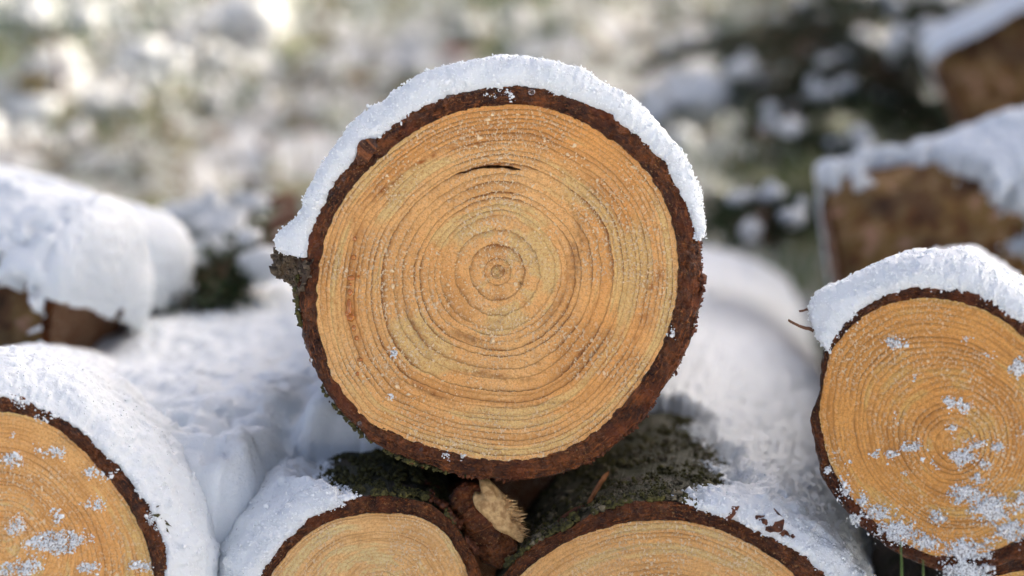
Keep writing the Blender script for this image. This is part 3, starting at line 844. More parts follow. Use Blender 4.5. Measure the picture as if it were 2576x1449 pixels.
attr(gme, 'heap', np.exp(-(((gp[:, 0] - 0.50) / 0.17) ** 2 + ((gp[:, 1] - 2.55) / 0.40) ** 2)))
ground = obj('ground', gme, mat_ground())
ground['kind'] = 'structure'

# ------------------------------------------------------------------ logs lying behind the stack
M_WB = mat_wood('wood_back', (0.30, 0.12, 0.04), (0.14, 0.045, 0.012), (0.22, 0.07, 0.02), 6, 0.7)
M_BB = mat_bark('bark_back', 6, 0.15, (0.26, 0.085, 0.025), 0.65)
M_BB2 = mat_bark('bark_back_right', 7, 0.2, (0.26, 0.085, 0.025), 0.95)
backL = round_log('spruce_log', 'blurred snow-draped log behind the stack at the left picture edge', P(222, 770, 1.15), (-0.955, 0.24, 0.17), 0.056, 0.5, 51, M_WB, M_BB, 'logs lying behind the stack', roll=(0.26, 0.965, 0.0))
backL2 = round_log('spruce_log', 'blurred log with a rusty end, second behind the stack on the left', P(352, 722, 1.28), (-0.91, 0.34, 0.22), 0.041, 0.45, 52, M_WB, M_BB, 'logs lying behind the stack', roll=(0.36, 0.93, 0.0))
backR = round_log('spruce_log', 'large blurred brown log behind the right log, snow hanging down its side', P(2102, 690, 1.40), (0.97, -0.10, 0.17), 0.078, 0.75, 53, M_WB, M_BB2, 'logs lying behind the stack', roll=(-0.10, -0.985, 0.0), chamfer=0.22)
backR2 = round_log('spruce_log', 'slanting brown log in the far upper right corner, strip of snow along its top', P(2395, 268, 1.95), (0.80, -0.10, 0.42), 0.066, 0.6, 54, M_WB, M_BB2, 'logs lying behind the stack', roll=(-0.10, -0.80, 0.0), chamfer=0.22)

round_log('spruce_log', 'log added to fill the gap between the two middle logs, wood darkened as its shade', (0.008, 0.985, 0.196), (0.02, 1, 0), 0.073, 0.5, 43, M_WB, M_B1, G_BASE)  # added to block light through the gap; dark wood stands in for shade
def drape(lo, hi, drip, seed):
    def f(th, s, p):
        a = math.radians(lo + (hi - lo) * min(1.0, s / 0.3))
        return -0.03 * sstep(-0.06, 0.06, (th - a) + drip * fbm(np.stack([p[:, 1] * 70, th * 2.0, np.zeros(len(th))], 1), seed, 3))
    return f
def drape_low(lo, hi, drip, seed):
    def f(th, s, p):
        a = math.radians(lo + (hi - lo) * min(1.0, s / 0.3))
        return -0.03 * sstep(-0.06, 0.06, (a - th) + drip * fbm(np.stack([p[:, 1] * 70, th * 2.0, np.zeros(len(th))], 1), seed, 3))
    return f
def keepR(th, s, p):
    a = math.radians(92) - math.radians(96) * float(sstep(0.04, 0.20, np.array(s)))
    rag = 0.85 * fbm(p * np.array([30, 38, 30]), 5, 3) + 0.45 * fbm(p * 210, 8, 3)
    return -0.03 * sstep(-0.25, 0.20, (a - th) + rag) + 0.022 * float(sstep(0.06, 0.26, np.array(s)))
def keepL(th, s, p):
    holes = -0.028 * sstep(0.16, 0.36, fbm(p * np.array([85, 60, 85]), 12, 3)) * sstep(math.radians(125), math.radians(160), th)
    return drape(172, 148, 0.95, 3)(th, s, p) + holes + 0.006 * fbm(p * np.array([70, 25, 70]), 14, 3)
flat = lambda mm: np.full(NT_ANG, mm * 0.001)
snow_cap('snow_blanket', 'smooth hump of snow on the blurred log at the left picture edge', backL, flat(19), -75, 290, 0.49, 61, bevel=0.03, lip=1.0, dome=(0.026, -0.08, 0.32), nth=200, ns=60, grains=0, keep=keepL, amp=1.0)
snow_cap('snow_blanket', 'snow hump on the second blurred log behind the stack on the left', backL2, flat(18), -75, 290, 0.44, 62, bevel=0.03, lip=1.0, dome=(0.03, -0.32, 0.25), nth=160, ns=60, grains=0, keep=drape(185, 175, 0.5, 4), amp=1.0)
snow_cap('snow_blanket', 'thick snow hanging in drips down the large brown log behind the right log', backR, flat(15), -60, 200, 0.74, 63, bevel=0.03, lip=0.6, nth=420, ns=700, grains=0, keep=keepR, amp=1.2)
snow_cap('snow_blanket', 'strip of snow on the slanting log in the far upper right corner', backR2, flat(20), 48, 165, 0.59, 64, bevel=0.02, lip=0.6, nth=140, ns=60, grains=0, amp=1.0)

# ------------------------------------------------------------------ spruce trees at the clearing's edge (their shade covers the stack)
def tube(pts, rad, n=7):
    pts = np.asarray(pts, float); rad = np.asarray(rad, float)
    m = len(pts)
    tan = np.gradient(pts, axis=0); tan /= np.linalg.norm(tan, axis=1)[:, None] + 1e-12
    ref = np.array([0, 0, 1.0]) if abs(tan[0, 2]) < 0.8 else np.array([1.0, 0, 0])
    a = np.cross(tan, ref); a /= np.linalg.norm(a, axis=1)[:, None] + 1e-12
    b = np.cross(tan, a)
    ph = np.arange(n) / n * 2 * math.pi
    v = pts[:, None, :] + rad[:, None, None] * (np.cos(ph)[None, :, None] * a[:, None, :] + np.sin(ph)[None, :, None] * b[:, None, :])
    q = grid_quads(m, n, True)
    v = v.reshape(-1, 3)
    c0, c1 = len(v), len(v) + 1
    v = np.vstack([v, pts[:1], pts[-1:]])
    j = np.arange(n)
    t = np.vstack([np.stack([np.full(n, c0), (j + 1) % n, j], 1), np.stack([np.full(n, c1), (m - 1) * n + j, (m - 1) * n + (j + 1) % n], 1)])
    return v, q, t

class Bag:
    def __init__(self):
        self.v, self.q, self.t, self.n = [], [], [], 0
    def add(self, v, q=None, t=None):
        self.v.append(np.asarray(v, float))
        if q is not None and len(q): self.q.append(np.asarray(q) + self.n)
        if t is not None and len(t): self.t.append(np.asarray(t) + self.n)
        self.n += len(v)
        return self
    def mesh(self, name, smooth=True):
        return mesh_from(name, np.vstack(self.v), np.vstack(self.q) if self.q else None, np.vstack(self.t) if self.t else None, smooth)

def leaf_quads(c, d, w, n, bend=0.0):
    """kite-shaped blades: centre c, half-length vector d, half-width vector w"""
    v = np.stack([c - d, c + w, c + d + n * bend, c - w], 1).reshape(-1, 3)
    q = np.arange(len(v)).reshape(-1, 4)
    return v, q

def spruce(label, x, y, h, R, seed, dens=1.0):
    rng = np.random.default_rng(seed)
    z0 = float(gz(np.array([x]), np.array([y]))[0]) - 0.05
    root = empty('spruce_tree', Matrix.Translation((x, y, z0)))
    tag(root, label, 'tree', 'spruce trees beside the stack')
    zz = np.linspace(0, h, 14)
    tr = Bag().add(*tube(np.stack([0.03 * np.sin(zz), 0.03 * np.cos(zz * 1.3), zz], 1), 0.12 * (1 - zz / h) ** 0.9 + 0.008, 10))
    C, D, Wv = [], [], []
    z = 0.55
    while z < h - 0.1:
        ln = R * (1 - z / h) ** 0.8 + 0.10
        for kx in range(7):
            az = rng.uniform(0, 2 * math.pi)
            l = ln * rng.uniform(0.75, 1.1)
            tt = np.linspace(0, 1, 8)
            dz = -0.28 * l * tt + 0.16 * l * tt ** 2.5
            bp = np.stack([math.cos(az) * l * tt, math.sin(az) * l * tt, z + dz], 1)
            tr.add(*tube(bp, 0.014 * (1 - tt) * l + 0.003, 5))
            n = int((70 * l + 10) * dens)
            ft = rng.uniform(0.12, 1.0, n) ** 0.8
            base = np.stack([np.interp(ft, tt, bp[:, i]) for i in range(3)], 1)
            lat = rng.normal(0, 1, n) * 0.17 * l * (1.15 - ft)
            side = np.array([-math.sin(az), math.cos(az), 0])
            base = base + lat[:, None] * side + np.stack([np.zeros(n), np.zeros(n), rng.normal(-0.02, 0.03, n)], 1)
            d = np.stack([math.cos(az) * np.ones(n), math.sin(az) * np.ones(n), rng.normal(-0.25, 0.2, n)], 1) + np.sign(lat)[:, None] * side * rng.uniform(0.3, 1.1, (n, 1))
            d /= np.linalg.norm(d, axis=1)[:, None]
            nn = rng.normal(0, 0.45, (n, 3)) + np.array([0, 0, 1.0])
            w = np.cross(d, nn); w /= np.linalg.norm(w, axis=1)[:, None]
            L_ = rng.uniform(0.045, 0.085, (n, 1))
            C.append(base); D.append(d * L_); Wv.append(w * L_ * 0.42)
        z += 0.16 + 0.02 * rng.random()
    C, D, Wv = np.vstack(C), np.vstack(D), np.vstack(Wv)
    v, q = leaf_quads(C, D, Wv, np.zeros_like(C))
    obj('trunk', tr.mesh('trunk'), M_TRUNK, root)
    obj('crown', mesh_from('crown', v, q, smooth=False), M_NEEDLE, root)
    return root
spruce('spruce tree at the edge of the clearing, nearest to the stack', 2.15, 2.55, 6.2, 1.35, 71)
spruce('dense spruce tree at the edge of the clearing, right of the nearest one', 2.95, 3.35, 6.6, 1.25, 72)
spruce('thin unseen spruce tree added up the slope to dapple the sun', 3.9, 6.2, 5.6, 0.95, 74, 0.16)  # out of view, added sparse to break up sunlight on the slope

# ------------------------------------------------------------------ snow stuck to the sawn faces
def face_snow(label, L, patches, seed, step=0.0006, thr=0.50, hmax=0.0012, rough=0.36, grains=900, extra=None, mat=None):
    """patches: photo pixel x, y, half-sizes, strength"""
    rng = np.random.default_rng(seed)
    cs = np.array([L.fr.hit(q[0], q[1]) for q in patches])
    k_ = np.dot(L.fr.o - CAM, FW) / FPX
    sx = np.array([q[2] for q in patches]) * k_; sz = np.array([q[3] for q in patches]) * k_; am = np.array([q[4] for q in patches])
    x0, x1 = (cs[:, 0] - 2 * sx).min(), (cs[:, 0] + 2 * sx).max()
    z0, z1 = (cs[:, 1] - 2 * sz).min(), (cs[:, 1] + 2 * sz).max()
    xs, zs = np.arange(x0, x1, step), np.arange(z0, z1, step)
    X, Z = np.meshgrid(xs, zs)
    F = np.zeros_like(X)
    for (cx, cz), a, b, m in zip(cs, sx, sz, am):
        F = np.maximum(F, m * np.exp(-(((X - cx) / a) ** 2 + ((Z - cz) / b) ** 2)))
    p = np.stack([X.ravel(), np.zeros(X.size), Z.ravel()], 1)
    f = F.ravel() + (0.34 * fbm(p * 170, seed, 4) + rough * noise(p * 800, seed + 3) + 0.6 * rough * noise(p * 1500, seed + 5)) * sstep(0.02, 0.25, F.ravel())
    if extra is not None:
        f = np.maximum(f, extra(p))
    h = np.clip((f - thr) / 0.5, -0.4, 1.3)
    p[:, 1] = -np.where(h > 0, 0.0004 + hmax * np.sqrt(np.maximum(h, 0)), -0.0008) 
    p = p + 0.0005 * vnoise(p * 500, seed + 4) * (h > -0.1)[:, None]
    q = grid_quads(len(zs), len(xs))
    q = q[(h > 0)[q].any(1)]
    used = np.unique(q); mp = np.zeros(len(p), int); mp[used] = np.arange(len(used))
    o = obj('snow_patches', mesh_from('snow_patches', p[used], mp[q]), mat or M_FROST)
    o.matrix_world = L.fr.M
    tag(o, label, 'snow', None, 'stuff')
    if grains:
        near = np.where((f > thr - 0.22) & (f < thr + 0.5))[0]
        idx = rng.choice(near, grains)
        gp = p[idx] + rng.normal(0, 0.0009, (grains, 3)); gp[:, 1] = np.minimum(gp[:, 1], -0.0003)
        g = obj('snow_crystals', grains_mesh('snow_crystals', gp, np.exp(rng.normal(math.log(0.00030), 0.4, grains)), rng), M_GRAIN, o)
        g['kind'] = 'stuff'
    return o
K2 = 1 / (1.907 * 1.4907)
FS5 = [(*d2(x, y), a * K2 * 1.1, b * K2 * 1.1, m) for x, y, a, b, m in [
    (1360, 210, 45, 45, .8), (1480, 230, 55, 50, .75), (1395, 395, 35, 40, .65), (1100, 530, 80, 34, .9), (835, 575, 30, 28, .75), (1560, 500, 75, 35, .8), (1470, 600, 75, 50, 1.1), (1710, 520, 60, 35, .7),
    (1630, 650, 45, 40, .7), (1230, 650, 45, 40, .65), (970, 580, 45, 40, .6), (1580, 760, 50, 45, .75), (1480, 860, 90, 60, .95), (1680, 980, 120, 90, 1.2), (880, 1000, 95, 55, .9), (1000, 1130, 130, 80, 1.1),
    (1180, 1210, 90, 55, 1.1), (1300, 1020, 70, 50, .55), (620, 830, 50, 75, .8), (730, 1040, 65, 50, .9), (1480, 1290, 140, 80, 1.3), (1490, 1400, 140, 75, 1.4), (1830, 1120, 110, 90, 1.1), (760, 900, 45, 60, .65),
    (515, 690, 28, 34, .9), (1880, 410, 40, 25, .7), (545, 590, 22, 25, .6), (660, 640, 30, 30, .55), (990, 300, 28, 25, .55), (1050, 710, 28, 25, .5), (1880, 900, 60, 80, .7), (1660, 1210, 60, 40, .6)]]
FS5 += [(*d1(x, y), a * K2, b * K2, m) for x, y, a, b, m in [(1075, 900, 75, 38, .85), (1800, 1000, 40, 40, .6), (2030, 1080, 75, 60, .8), (1230, 1165, 35, 25, .5), (1500, 1370, 60, 50, .7), (1640, 880, 60, 30, .5), (740, 680, 45, 45, .8)]]
face_snow('loose patches of snow stuck across the face of the log at the right edge', right_log, [(a, b, c, d, 0.92 * e) for a, b, c, d, e in FS5], 81, grains=2200)
def c6(x, y): return (x / 1.5925 / 1.4907, (1250 + y / 1.5925) / 1.4907)
K6 = 1 / (1.5925 * 1.4907)
FS2 = [(*c6(x, y), a * K6 * 1.15, b * K6 * 1.15, m) for x, y, a, b, m in [(60, 760, 60, 38, .8), (90, 600, 25, 22, .7), (330, 710, 70, 22, .6), (550, 830, 32, 30, .7), (560, 1020, 60, 35, .8), (330, 1090, 40, 35, .7), (95, 1160, 48, 38, .9),
    (310, 1250, 115, 60, .95), (430, 1220, 60, 60, .8), (110, 1410, 85, 40, .95), (210, 1370, 35, 35, .7), (530, 1400, 55, 35, .8), (850, 1390, 55, 28, .75), (890, 1130, 26, 40, .9), (230, 690, 22, 25, .55), (110, 420, 60, 22, .7), (280, 500, 70, 28, .7),
    (380, 720, 25, 35, .5), (930, 1160, 30, 30, .7), (650, 840, 40, 30, .6), (540, 1230, 25, 30, .5)]]
face_snow('small dabs of snow stuck to the face of the log at the left edge', left_log, [(a, b, c, d, 0.74 * e) for a, b, c, d, e in FS2], 82, grains=2000)
face_snow('few specks of snow on the sawn face and bark rim of the top log', top_log, [(1120, 1140, 9, 6, .9), (1165, 1147, 6, 5, .7), (1690, 838, 7, 11, .9), (1255, 236, 16, 12, .75), (1285, 240, 9, 10, .7), (1225, 238, 9, 6, .6), (992, 888, 8, 7, .7), (985, 1000, 7, 9, .5)], 83, grains=220, hmax=0.0012)
# snow lying between the left log, the small log and the blurred logs
xs, ys = np.arange(-0.52, 0.06, 0.0030), np.arange(0.825, 1.80, 0.0040)
X, Y = np.meshgrid(xs, ys)
p2 = np.stack([X.ravel(), Y.ravel(), np.zeros(X.size)], 1)
xc = -0.128 + 0.05 * (Y - 0.86)
Z = 0.307 + 0.006 * (Y - 1.0) - 0.026 * np.exp(-((X - xc) / 0.008) ** 2) * sstep(1.06, 0.90, Y) - 0.020 * sstep(0.96, 0.84, Y) + 0.022 * sstep(-0.16, -0.02, X) * sstep(1.0, 1.2, Y)
Z = Z + 0.012 * fbm(p2 * 9, 301, 3).reshape(X.shape) + 0.004 * fbm(p2 * 40, 302, 3).reshape(X.shape) + 0.0012 * noise(p2 * 220, 303).reshape(X.shape)
Z = Z - 0.16 * sstep(-0.075, -0.03, X) - 0.20 * sstep(1.55, 1.80, Y) - 0.2 * sstep(-0.47, -0.52, X)
yf = 0.838 + 0.075 * (1 - np.exp(-((X + 0.160) / 0.034) ** 4))
Z = Z - 0.25 * sstep(yf + 0.026, yf - 0.012, Y) ** 1.5
Z = Z + 0.007 * fbm(p2 * 70, 305, 3).reshape(X.shape) * sstep(1.0, 0.9, Y)
v = np.stack([X, Y, Z], -1).reshape(-1, 3)
v = v + 0.0032 * vnoise(v * 55, 307) * sstep(1.05, 0.93, v[:, 1:2]) + 0.0020 * vnoise(v * 150, 308) + 0.0012 * vnoise(v * 280, 304) + 0.0007 * vnoise(v * 700, 306)
tag(obj('snow_bank', mesh_from('snow_bank', v, grid_quads(len(ys), len(xs))), M_SNOW), 'bank of snow filling the gap between the left logs and the blurred ones', 'snow')

# ------------------------------------------------------------------ parts of the logs: stubs, flakes, resin, moss
def local(fr, w):
    d = np.asarray(w) - fr.o
    return np.stack([d @ fr.u, d @ fr.a, d @ fr.v], -1)

M_STUB = mat_plain('stub_crumb', (0.030, 0.022, 0.013), (0.17, 0.13, 0.085), 260.0, 0.8, 0.5)
# broken side branch at the top log's left
base = np.array(fr1.hit(782, 690)); tip = np.array(fr1.hit(682, 646))
t = np.linspace(0, 1, 26)
cl = np.stack([base[0] + (tip[0] - base[0]) * t, 0.013 + 0.002 * t, base[1] + (tip[1] - base[1]) * t - 0.001 * t], 1)
rad = np.interp(t, [0, 0.3, 0.85, 0.97, 1], [0.0175, 0.0105, 0.0068, 0.0056, 0.0018])
v, q, tr_ = tube(cl, rad, 36)
v = v + 0.0022 * vnoise(v * 190, 3) + 0.0013 * vnoise(v * 480, 4)
me = mesh_from('branch_stub', v, q, tr_)
attr(me, 'front', np.full(len(v), 0.12)); attr(me, 'bt', np.ones(len(v)))
stub = obj('branch_stub', me, mat_bark('bark_stub', 8, 0.25, warm=0.25), top_log.root)
rngs = np.random.default_rng(44)
gi = rngs.choice(len(v), 900)
g = obj('bark_crumbs', grains_mesh('bark_crumbs', v[gi] * 1.0 + rngs.normal(0, 0.0004, (900, 3)), np.exp(rngs.normal(math.log(0.0006), 0.4, 900)), rngs, 0.6), M_STUB, stub)
g['kind'] = 'stuff'

def bark_fuzz(L, n, th0, th1, smax, mat, name, seed, r0=0.0006, lift=0.0006):
    """moss and bark crumbs standing off the outer bark near the sawn end"""
    rng = np.random.default_rng(seed)
    th = np.radians(rng.uniform(th0, th1, n)); sy = rng.uniform(0, 1, n) ** 2 * smax + 0.0015
    keep_ = fbm(np.stack([th * 9, sy * 80, np.zeros(n)], 1), seed, 3) > -0.05
    th, sy = th[keep_], sy[keep_]; m = len(th)
    R = at_theta(L.R, th) * (1 - L.taper * sy) + lift + np.abs(rng.normal(0, 0.0006, m))
    p = np.stack([R * np.cos(th), sy, R * np.sin(th)], 1)
    o = obj(name, grains_mesh(name, p, np.exp(rng.normal(math.log(r0), 0.45, m)), rng, 0.6), mat, L.root)
    o['kind'] = 'stuff'
bark_fuzz(top_log, 1500, 165, 265, 0.02, M_MOSS, 'moss', 91)
bark_fuzz(top_log, 1600, 245, 375, 0.02, M_REDBARK, 'bark_crumbs', 92, 0.0005)
bark_fuzz(low_l, 8000, 42, 130, 0.17, M_MOSS, 'moss', 93, 0.0005)
bark_fuzz(low_l, 900, 20, 60, 0.05, M_REDBARK, 'bark_crumbs', 94, 0.0007)
bark_fuzz(low_r, 5200, 72, 152, 0.20, M_MOSS, 'moss', 95, 0.0006)
M_LICHEN = mat_plain('lichen', (0.050, 0.042, 0.024), (0.22, 0.19, 0.12), 300.0, 0.8, 0.5)
bark_fuzz(low_r, 2200, 70, 150, 0.14, M_LICHEN, 'bark_crumbs', 96, 0.0006)
bark_fuzz(low_r, 1400, 35, 75, 0.02, M_REDBARK, 'bark_crumbs', 97, 0.0008, 0.0015)
bark_fuzz(left_log, 1500, -25, 25, 0.03, M_MOSS, 'moss', 98, 0.0007)
bark_fuzz(right_log, 1200, 60, 140, 0.012, M_REDBARK, 'bark_crumbs', 99, 0.0006)

def slab(outline, thick, seed, amp=0.0006):
    """a flat chip from its outline (x, z) with rounded, broken edges"""
    o = np.asarray(outline, float); c = o.mean(0); n = len(o)
    rows = []
    for f, y in ((0.03, -thick), (0.5, -thick * 1.1), (0.97, -thick), (1.0, -thick * 0.85), (1.0, 0.0005)):
        pts = c + (o - c) * f
        rows.append(np.stack([pts[:, 0], np.full(n, y), pts[:, 1]], 1))
    v = np.vstack(rows)
    v = v + amp * vnoise(v * 400, seed)
    return v, grid_quads(len(rows), n, True)
def subdiv(pts, k=5):
    pts = np.asarray(pts, float); out = []
    for a, b in zip(pts, np.roll(pts, -1, 0)):
        for i in range(k): out.append(a + (b - a) * i / k)
    return out
fl = [fr1.hit(*q) for q in subdiv([(903, 357), (925, 347), (945, 352), (950, 372), (938, 392), (920, 414), (902, 418), (897, 396)])]
v, q = slab(fl, 0.0016, 7); v[:, 1] -= 0.0006
v = v + 0.0005 * vnoise(v * 900, 9)
fme = mesh_from('bark_flake', v, q[:, ::-1], smooth=False)
attr(fme, 'front', np.full(len(v), 0.85)); attr(fme, 'bt', np.ones(len(v)))
obj('bark_flake', fme, mat_bark('bark_flake', 9, 0.0, (0.26, 0.085, 0.024)), top_log.root)['label'] = 'square flake of reddish bark'

def drop(L, px, py, rx, rz, seed, y=-0.0002, mat=M_RESIN, name='resin_drop', parent=None):
    cx, cz = L.fr.hit(px, py)
    v, q, t_ = tube(np.stack([np.zeros(9), np.cos(np.linspace(0, math.pi, 9)), np.zeros(9)], 1), np.sin(np.linspace(0, math.pi, 9)) + 1e-3, 14)
    v = v * np.array([rx, 0.55 * min(rx, rz), rz]) / 5050.0
    v = v * (1 + 0.25 * noise(v * 700 + seed, seed)[:, None]) + np.array([cx, y, cz])
    obj(name, mesh_from(name, v, q, t_), mat, parent or L.face)
for i, (x, y, a, b) in enumerate([(889, 648, 5, 6), (884, 700, 7, 5), (880, 735, 5, 8), (878, 772, 6, 16), (884, 800, 8, 7), (890, 826, 5, 6), (897, 851, 4, 5), (893, 600, 3, 5), (881, 716, 3, 3), (902, 695, 2.5, 2.5), (872, 790, 4, 5), (906, 905, 5, 4), (900, 940, 3, 5)]):
    drop(top_log, x, y, 1.35 * a, 1.35 * b, i, y=-0.0004)
M_WATER = NT('melt_water').set(color=(0.9, 0.9, 0.9), rough=0.02, trans=1.0, ior=1.33).m
for i, (x, y, a) in enumerate([(833, 488, 8), (852, 470, 7), (865, 452, 5), (1338, 232, 7), (1128, 243, 5), (1590, 330, 4), (838, 462, 5), (905, 1065, 5), (783, 905, 5), (1060, 1130, 5)]):
    drop(top_log, x, y, a, a, i + 40, y=-0.0012, mat=M_WATER, name='water_drop', parent=top_log.bark)

# sawdust on the top log's face
rng = np.random.default_rng(5)
n = 5200
th = rng.uniform(0, 2 * math.pi, n); rr = np.sqrt(rng.uniform(0, 1, n)) * 0.97 * at_theta(W1, th)
dp = np.stack([rr * np.cos(th), np.full(n, -0.0003), rr * np.sin(th)], 1)
sel = fbm(dp * 40, 9, 3) + 0.35 * np.exp(-((dp[:, 0] + 0.010) ** 2 + (dp[:, 2] - 0.020) ** 2) / 0.05 ** 2) > 0.10
dp = dp[sel & ~((np.abs(dp[:, 0]) < 0.026) & (dp[:, 2] > 0.044) & (dp[:, 2] < 0.056))]
o = obj('sawdust', grains_mesh('sawdust', dp, np.exp(rng.normal(math.log(0.00026), 0.45, len(dp))), rng, 0.8), M_DUST, top_log.root)
o['kind'] = 'stuff'

# torn branch stub on the small log under the top one
def torn_stub():
    fr = fr3
    rng = np.random.default_rng(8)
    c0 = local(fr, P(1222, 1318, 0.881))
    ax = local(fr, P(1290, 1412, 0.881)) - local(fr, P(1165, 1228, 0.881)); ax /= np.linalg.norm(ax)
    out = np.array([0.0, -1.0, 0.0]); sd = np.cross(ax, out); sd /= np.linalg.norm(sd)
    if sd[0] < 0: sd = -sd
    n, m = 60, 40
    la = np.linspace(-math.pi / 2 + 0.02, math.pi / 2 - 0.02, n)[:, None]; lo = (np.arange(m) / m * 2 * math.pi)[None, :]
    v = c0 + (np.sin(la) * np.ones_like(lo))[..., None] * ax * 0.024 + (np.cos(la) * np.cos(lo))[..., None] * sd * 0.0130 + (np.cos(la) * np.sin(lo))[..., None] * out * 0.010
    v = v.reshape(-1, 3)
    v = v + 0.0022 * vnoise(v * 95, 61) + 0.0010 * vnoise(v * 330, 62) + 0.0007 * noise(v @ np.stack([ax * 60, sd * 700, out * 700], 1), 63)[:, None]
    me = mesh_from('branch_stub', v, grid_quads(n, m, True))
    attr(me, 'front', np.full(len(v), 0.80)); attr(me, 'bt', np.full(len(v), 0.9))
    st = obj('branch_stub', me, M_B3, low_l.root)
    # pale wood laid bare where the branch tore off
    pc = local(fr, P(1252, 1286, 0.8715))
    ph = np.linspace(0, 2 * math.pi, 48, endpoint=False)
    rows = []
    for f in np.linspace(0.02, 1, 14):
        e = f * (1 + 0.16 * np.sin(3 * ph + 1) + 0.10 * np.sin(5 * ph))
        pt = pc + e[:, None] * (np.cos(ph)[:, None] * ax * 0.0165 + np.sin(ph)[:, None] * sd * 0.0072) + out * (0.0035 * (1 - f ** 2))
        rows.append(pt)
    for e_ in (0.004, 0.010):
        rows.append(rows[13] - out * e_)
    w = np.vstack(rows); w = w + 0.0009 * vnoise(w * 260, 64) + 0.0006 * noise(w @ np.stack([ax * 120, sd * 900, out * 900], 1), 65)[:, None] * out
    obj('torn_wood', mesh_from('torn_wood', w, grid_quads(len(rows), 48, True)), M_SPLINTER, st)
    k = 190
    a = rng.uniform(-0.35, 1.0, k); b_ = rng.uniform(0.25, 1.05, k)
    base = pc + ax * 0.0165 * a[:, None] + sd * 0.0072 * (b_ * np.sqrt(np.clip(1.1 - a ** 2, 0.05, 1)))[:, None] + out * 0.0012
    d = sd * rng.uniform(0.4, 1.2, (k, 1)) + ax * rng.uniform(0.2, 0.9, (k, 1)) + out * rng.uniform(-0.3, 0.5, (k, 1)) + rng.normal(0, 0.10, (k, 3)); d /= np.linalg.norm(d, axis=1)[:, None]
    wv = np.cross(d, rng.normal(0, 1, (k, 3))); wv /= np.linalg.norm(wv, axis=1)[:, None]
    ln = rng.uniform(0.0012, 0.0055, (k, 1)) * rng.uniform(0.4, 1.0, (k, 1))
    vv, qq = leaf_quads(base + d * ln * 0.6, d * ln, wv * 0.00048, np.zeros((k, 3)))
    o = obj('wood_fibres', mesh_from('wood_fibres', vv, qq, smooth=False), M_SPLINTER, st)
    o['kind'] = 'stuff'
torn_stub()

# ------------------------------------------------------------------ small loose things
def ribbon(name, label, cat, pts, width, thick, mat, seed, twist=0.6):
    pts = np.asarray(pts, float); n = 24
    tt = np.linspace(0, 1, len(pts)); t = np.linspace(0, 1, n)
    c = np.stack([np.interp(t, tt, pts[:, i]) for i in range(3)], 1)
    for i in range(3): c[1:-1, i] = np.convolve(c[:, i], np.ones(3) / 3, 'valid')
    tan = np.gradient(c, axis=0); tan /= np.linalg.norm(tan, axis=1)[:, None]
    sd = np.cross(tan, FW + 0.3 * UP); sd /= np.linalg.norm(sd, axis=1)[:, None]
    nn = np.cross(sd, tan)
    ang = twist * (t - 0.5)
    s2 = sd * np.cos(ang)[:, None] + nn * np.sin(ang)[:, None]; n2 = np.cross(s2, tan)
    w = width * np.interp(t, [0, 0.15, 0.8, 1], [0.4, 1, 0.9, 0.3])[:, None]
    v = np.stack([c + s2 * w + n2 * thick, c + n2 * thick * 2.0, c - s2 * w + n2 * thick, c - s2 * w - n2 * thick, c - n2 * thick * 0.2, c + s2 * w - n2 * thick], 1).reshape(-1, 3)
    v = v + 0.0003 * vnoise(v * 500, seed)
    q = grid_quads(n, 6, True)
    o = obj(name, mesh_from(name, v, q), mat)
    tag(o, label, cat)
    return o
M_CURL = mat_plain('bark_inner', (0.14, 0.05, 0.016), (0.34, 0.14, 0.05), 150.0, 0.6, 0.5)
ribbon('bark_curl', 'curl of orange inner bark on the mossy log under the top one', 'bark', [P(1478, 1268, 0.872), P(1492, 1244, 0.871), P(1510, 1215, 0.870), P(1524, 1196, 0.868), P(1530, 1186, 0.866)], 0.0013, 0.0003, M_CURL, 3)
ribbon('bark_curl', 'dull brown bark strip lying left of the orange curl', 'bark', [P(1395, 1330, 0.872), P(1420, 1303, 0.874), P(1450, 1285, 0.876), P(1475, 1272, 0.876)], 0.0020, 0.0004, M_REDBARK, 4)

def stick(name, label, cat, pts, r0, r1, mat, seed, n=9, group=None):
    pts = np.asarray(pts, float); t = np.linspace(0, 1, 24); tt = np.linspace(0, 1, len(pts))
    c = np.stack([np.interp(t, tt, pts[:, i]) for i in range(3)], 1)
    v, q, t_ = tube(c, r0 + (r1 - r0) * t, n)
    v = v + 0.35 * r0 * vnoise(v / (r0 * 2.5), seed)
    o = obj(name, mesh_from(name, v, q, t_), mat)
    return tag(o, label, cat, group)
stick('twig', 'short reddish twig poking from the snow left of the right log', 'twig', [P(2062, 838, 0.855), P(2040, 829, 0.85), P(2010, 820, 0.845), P(1984, 806, 0.84)], 0.0011, 0.0006, M_TWIG, 3)
stick('twig', 'tiny upper twig stub under snow left of the right log', 'twig', [P(2060, 790, 0.85), P(2035, 778, 0.846), P(2012, 782, 0.844)], 0.0009, 0.0006, M_TWIG, 4)

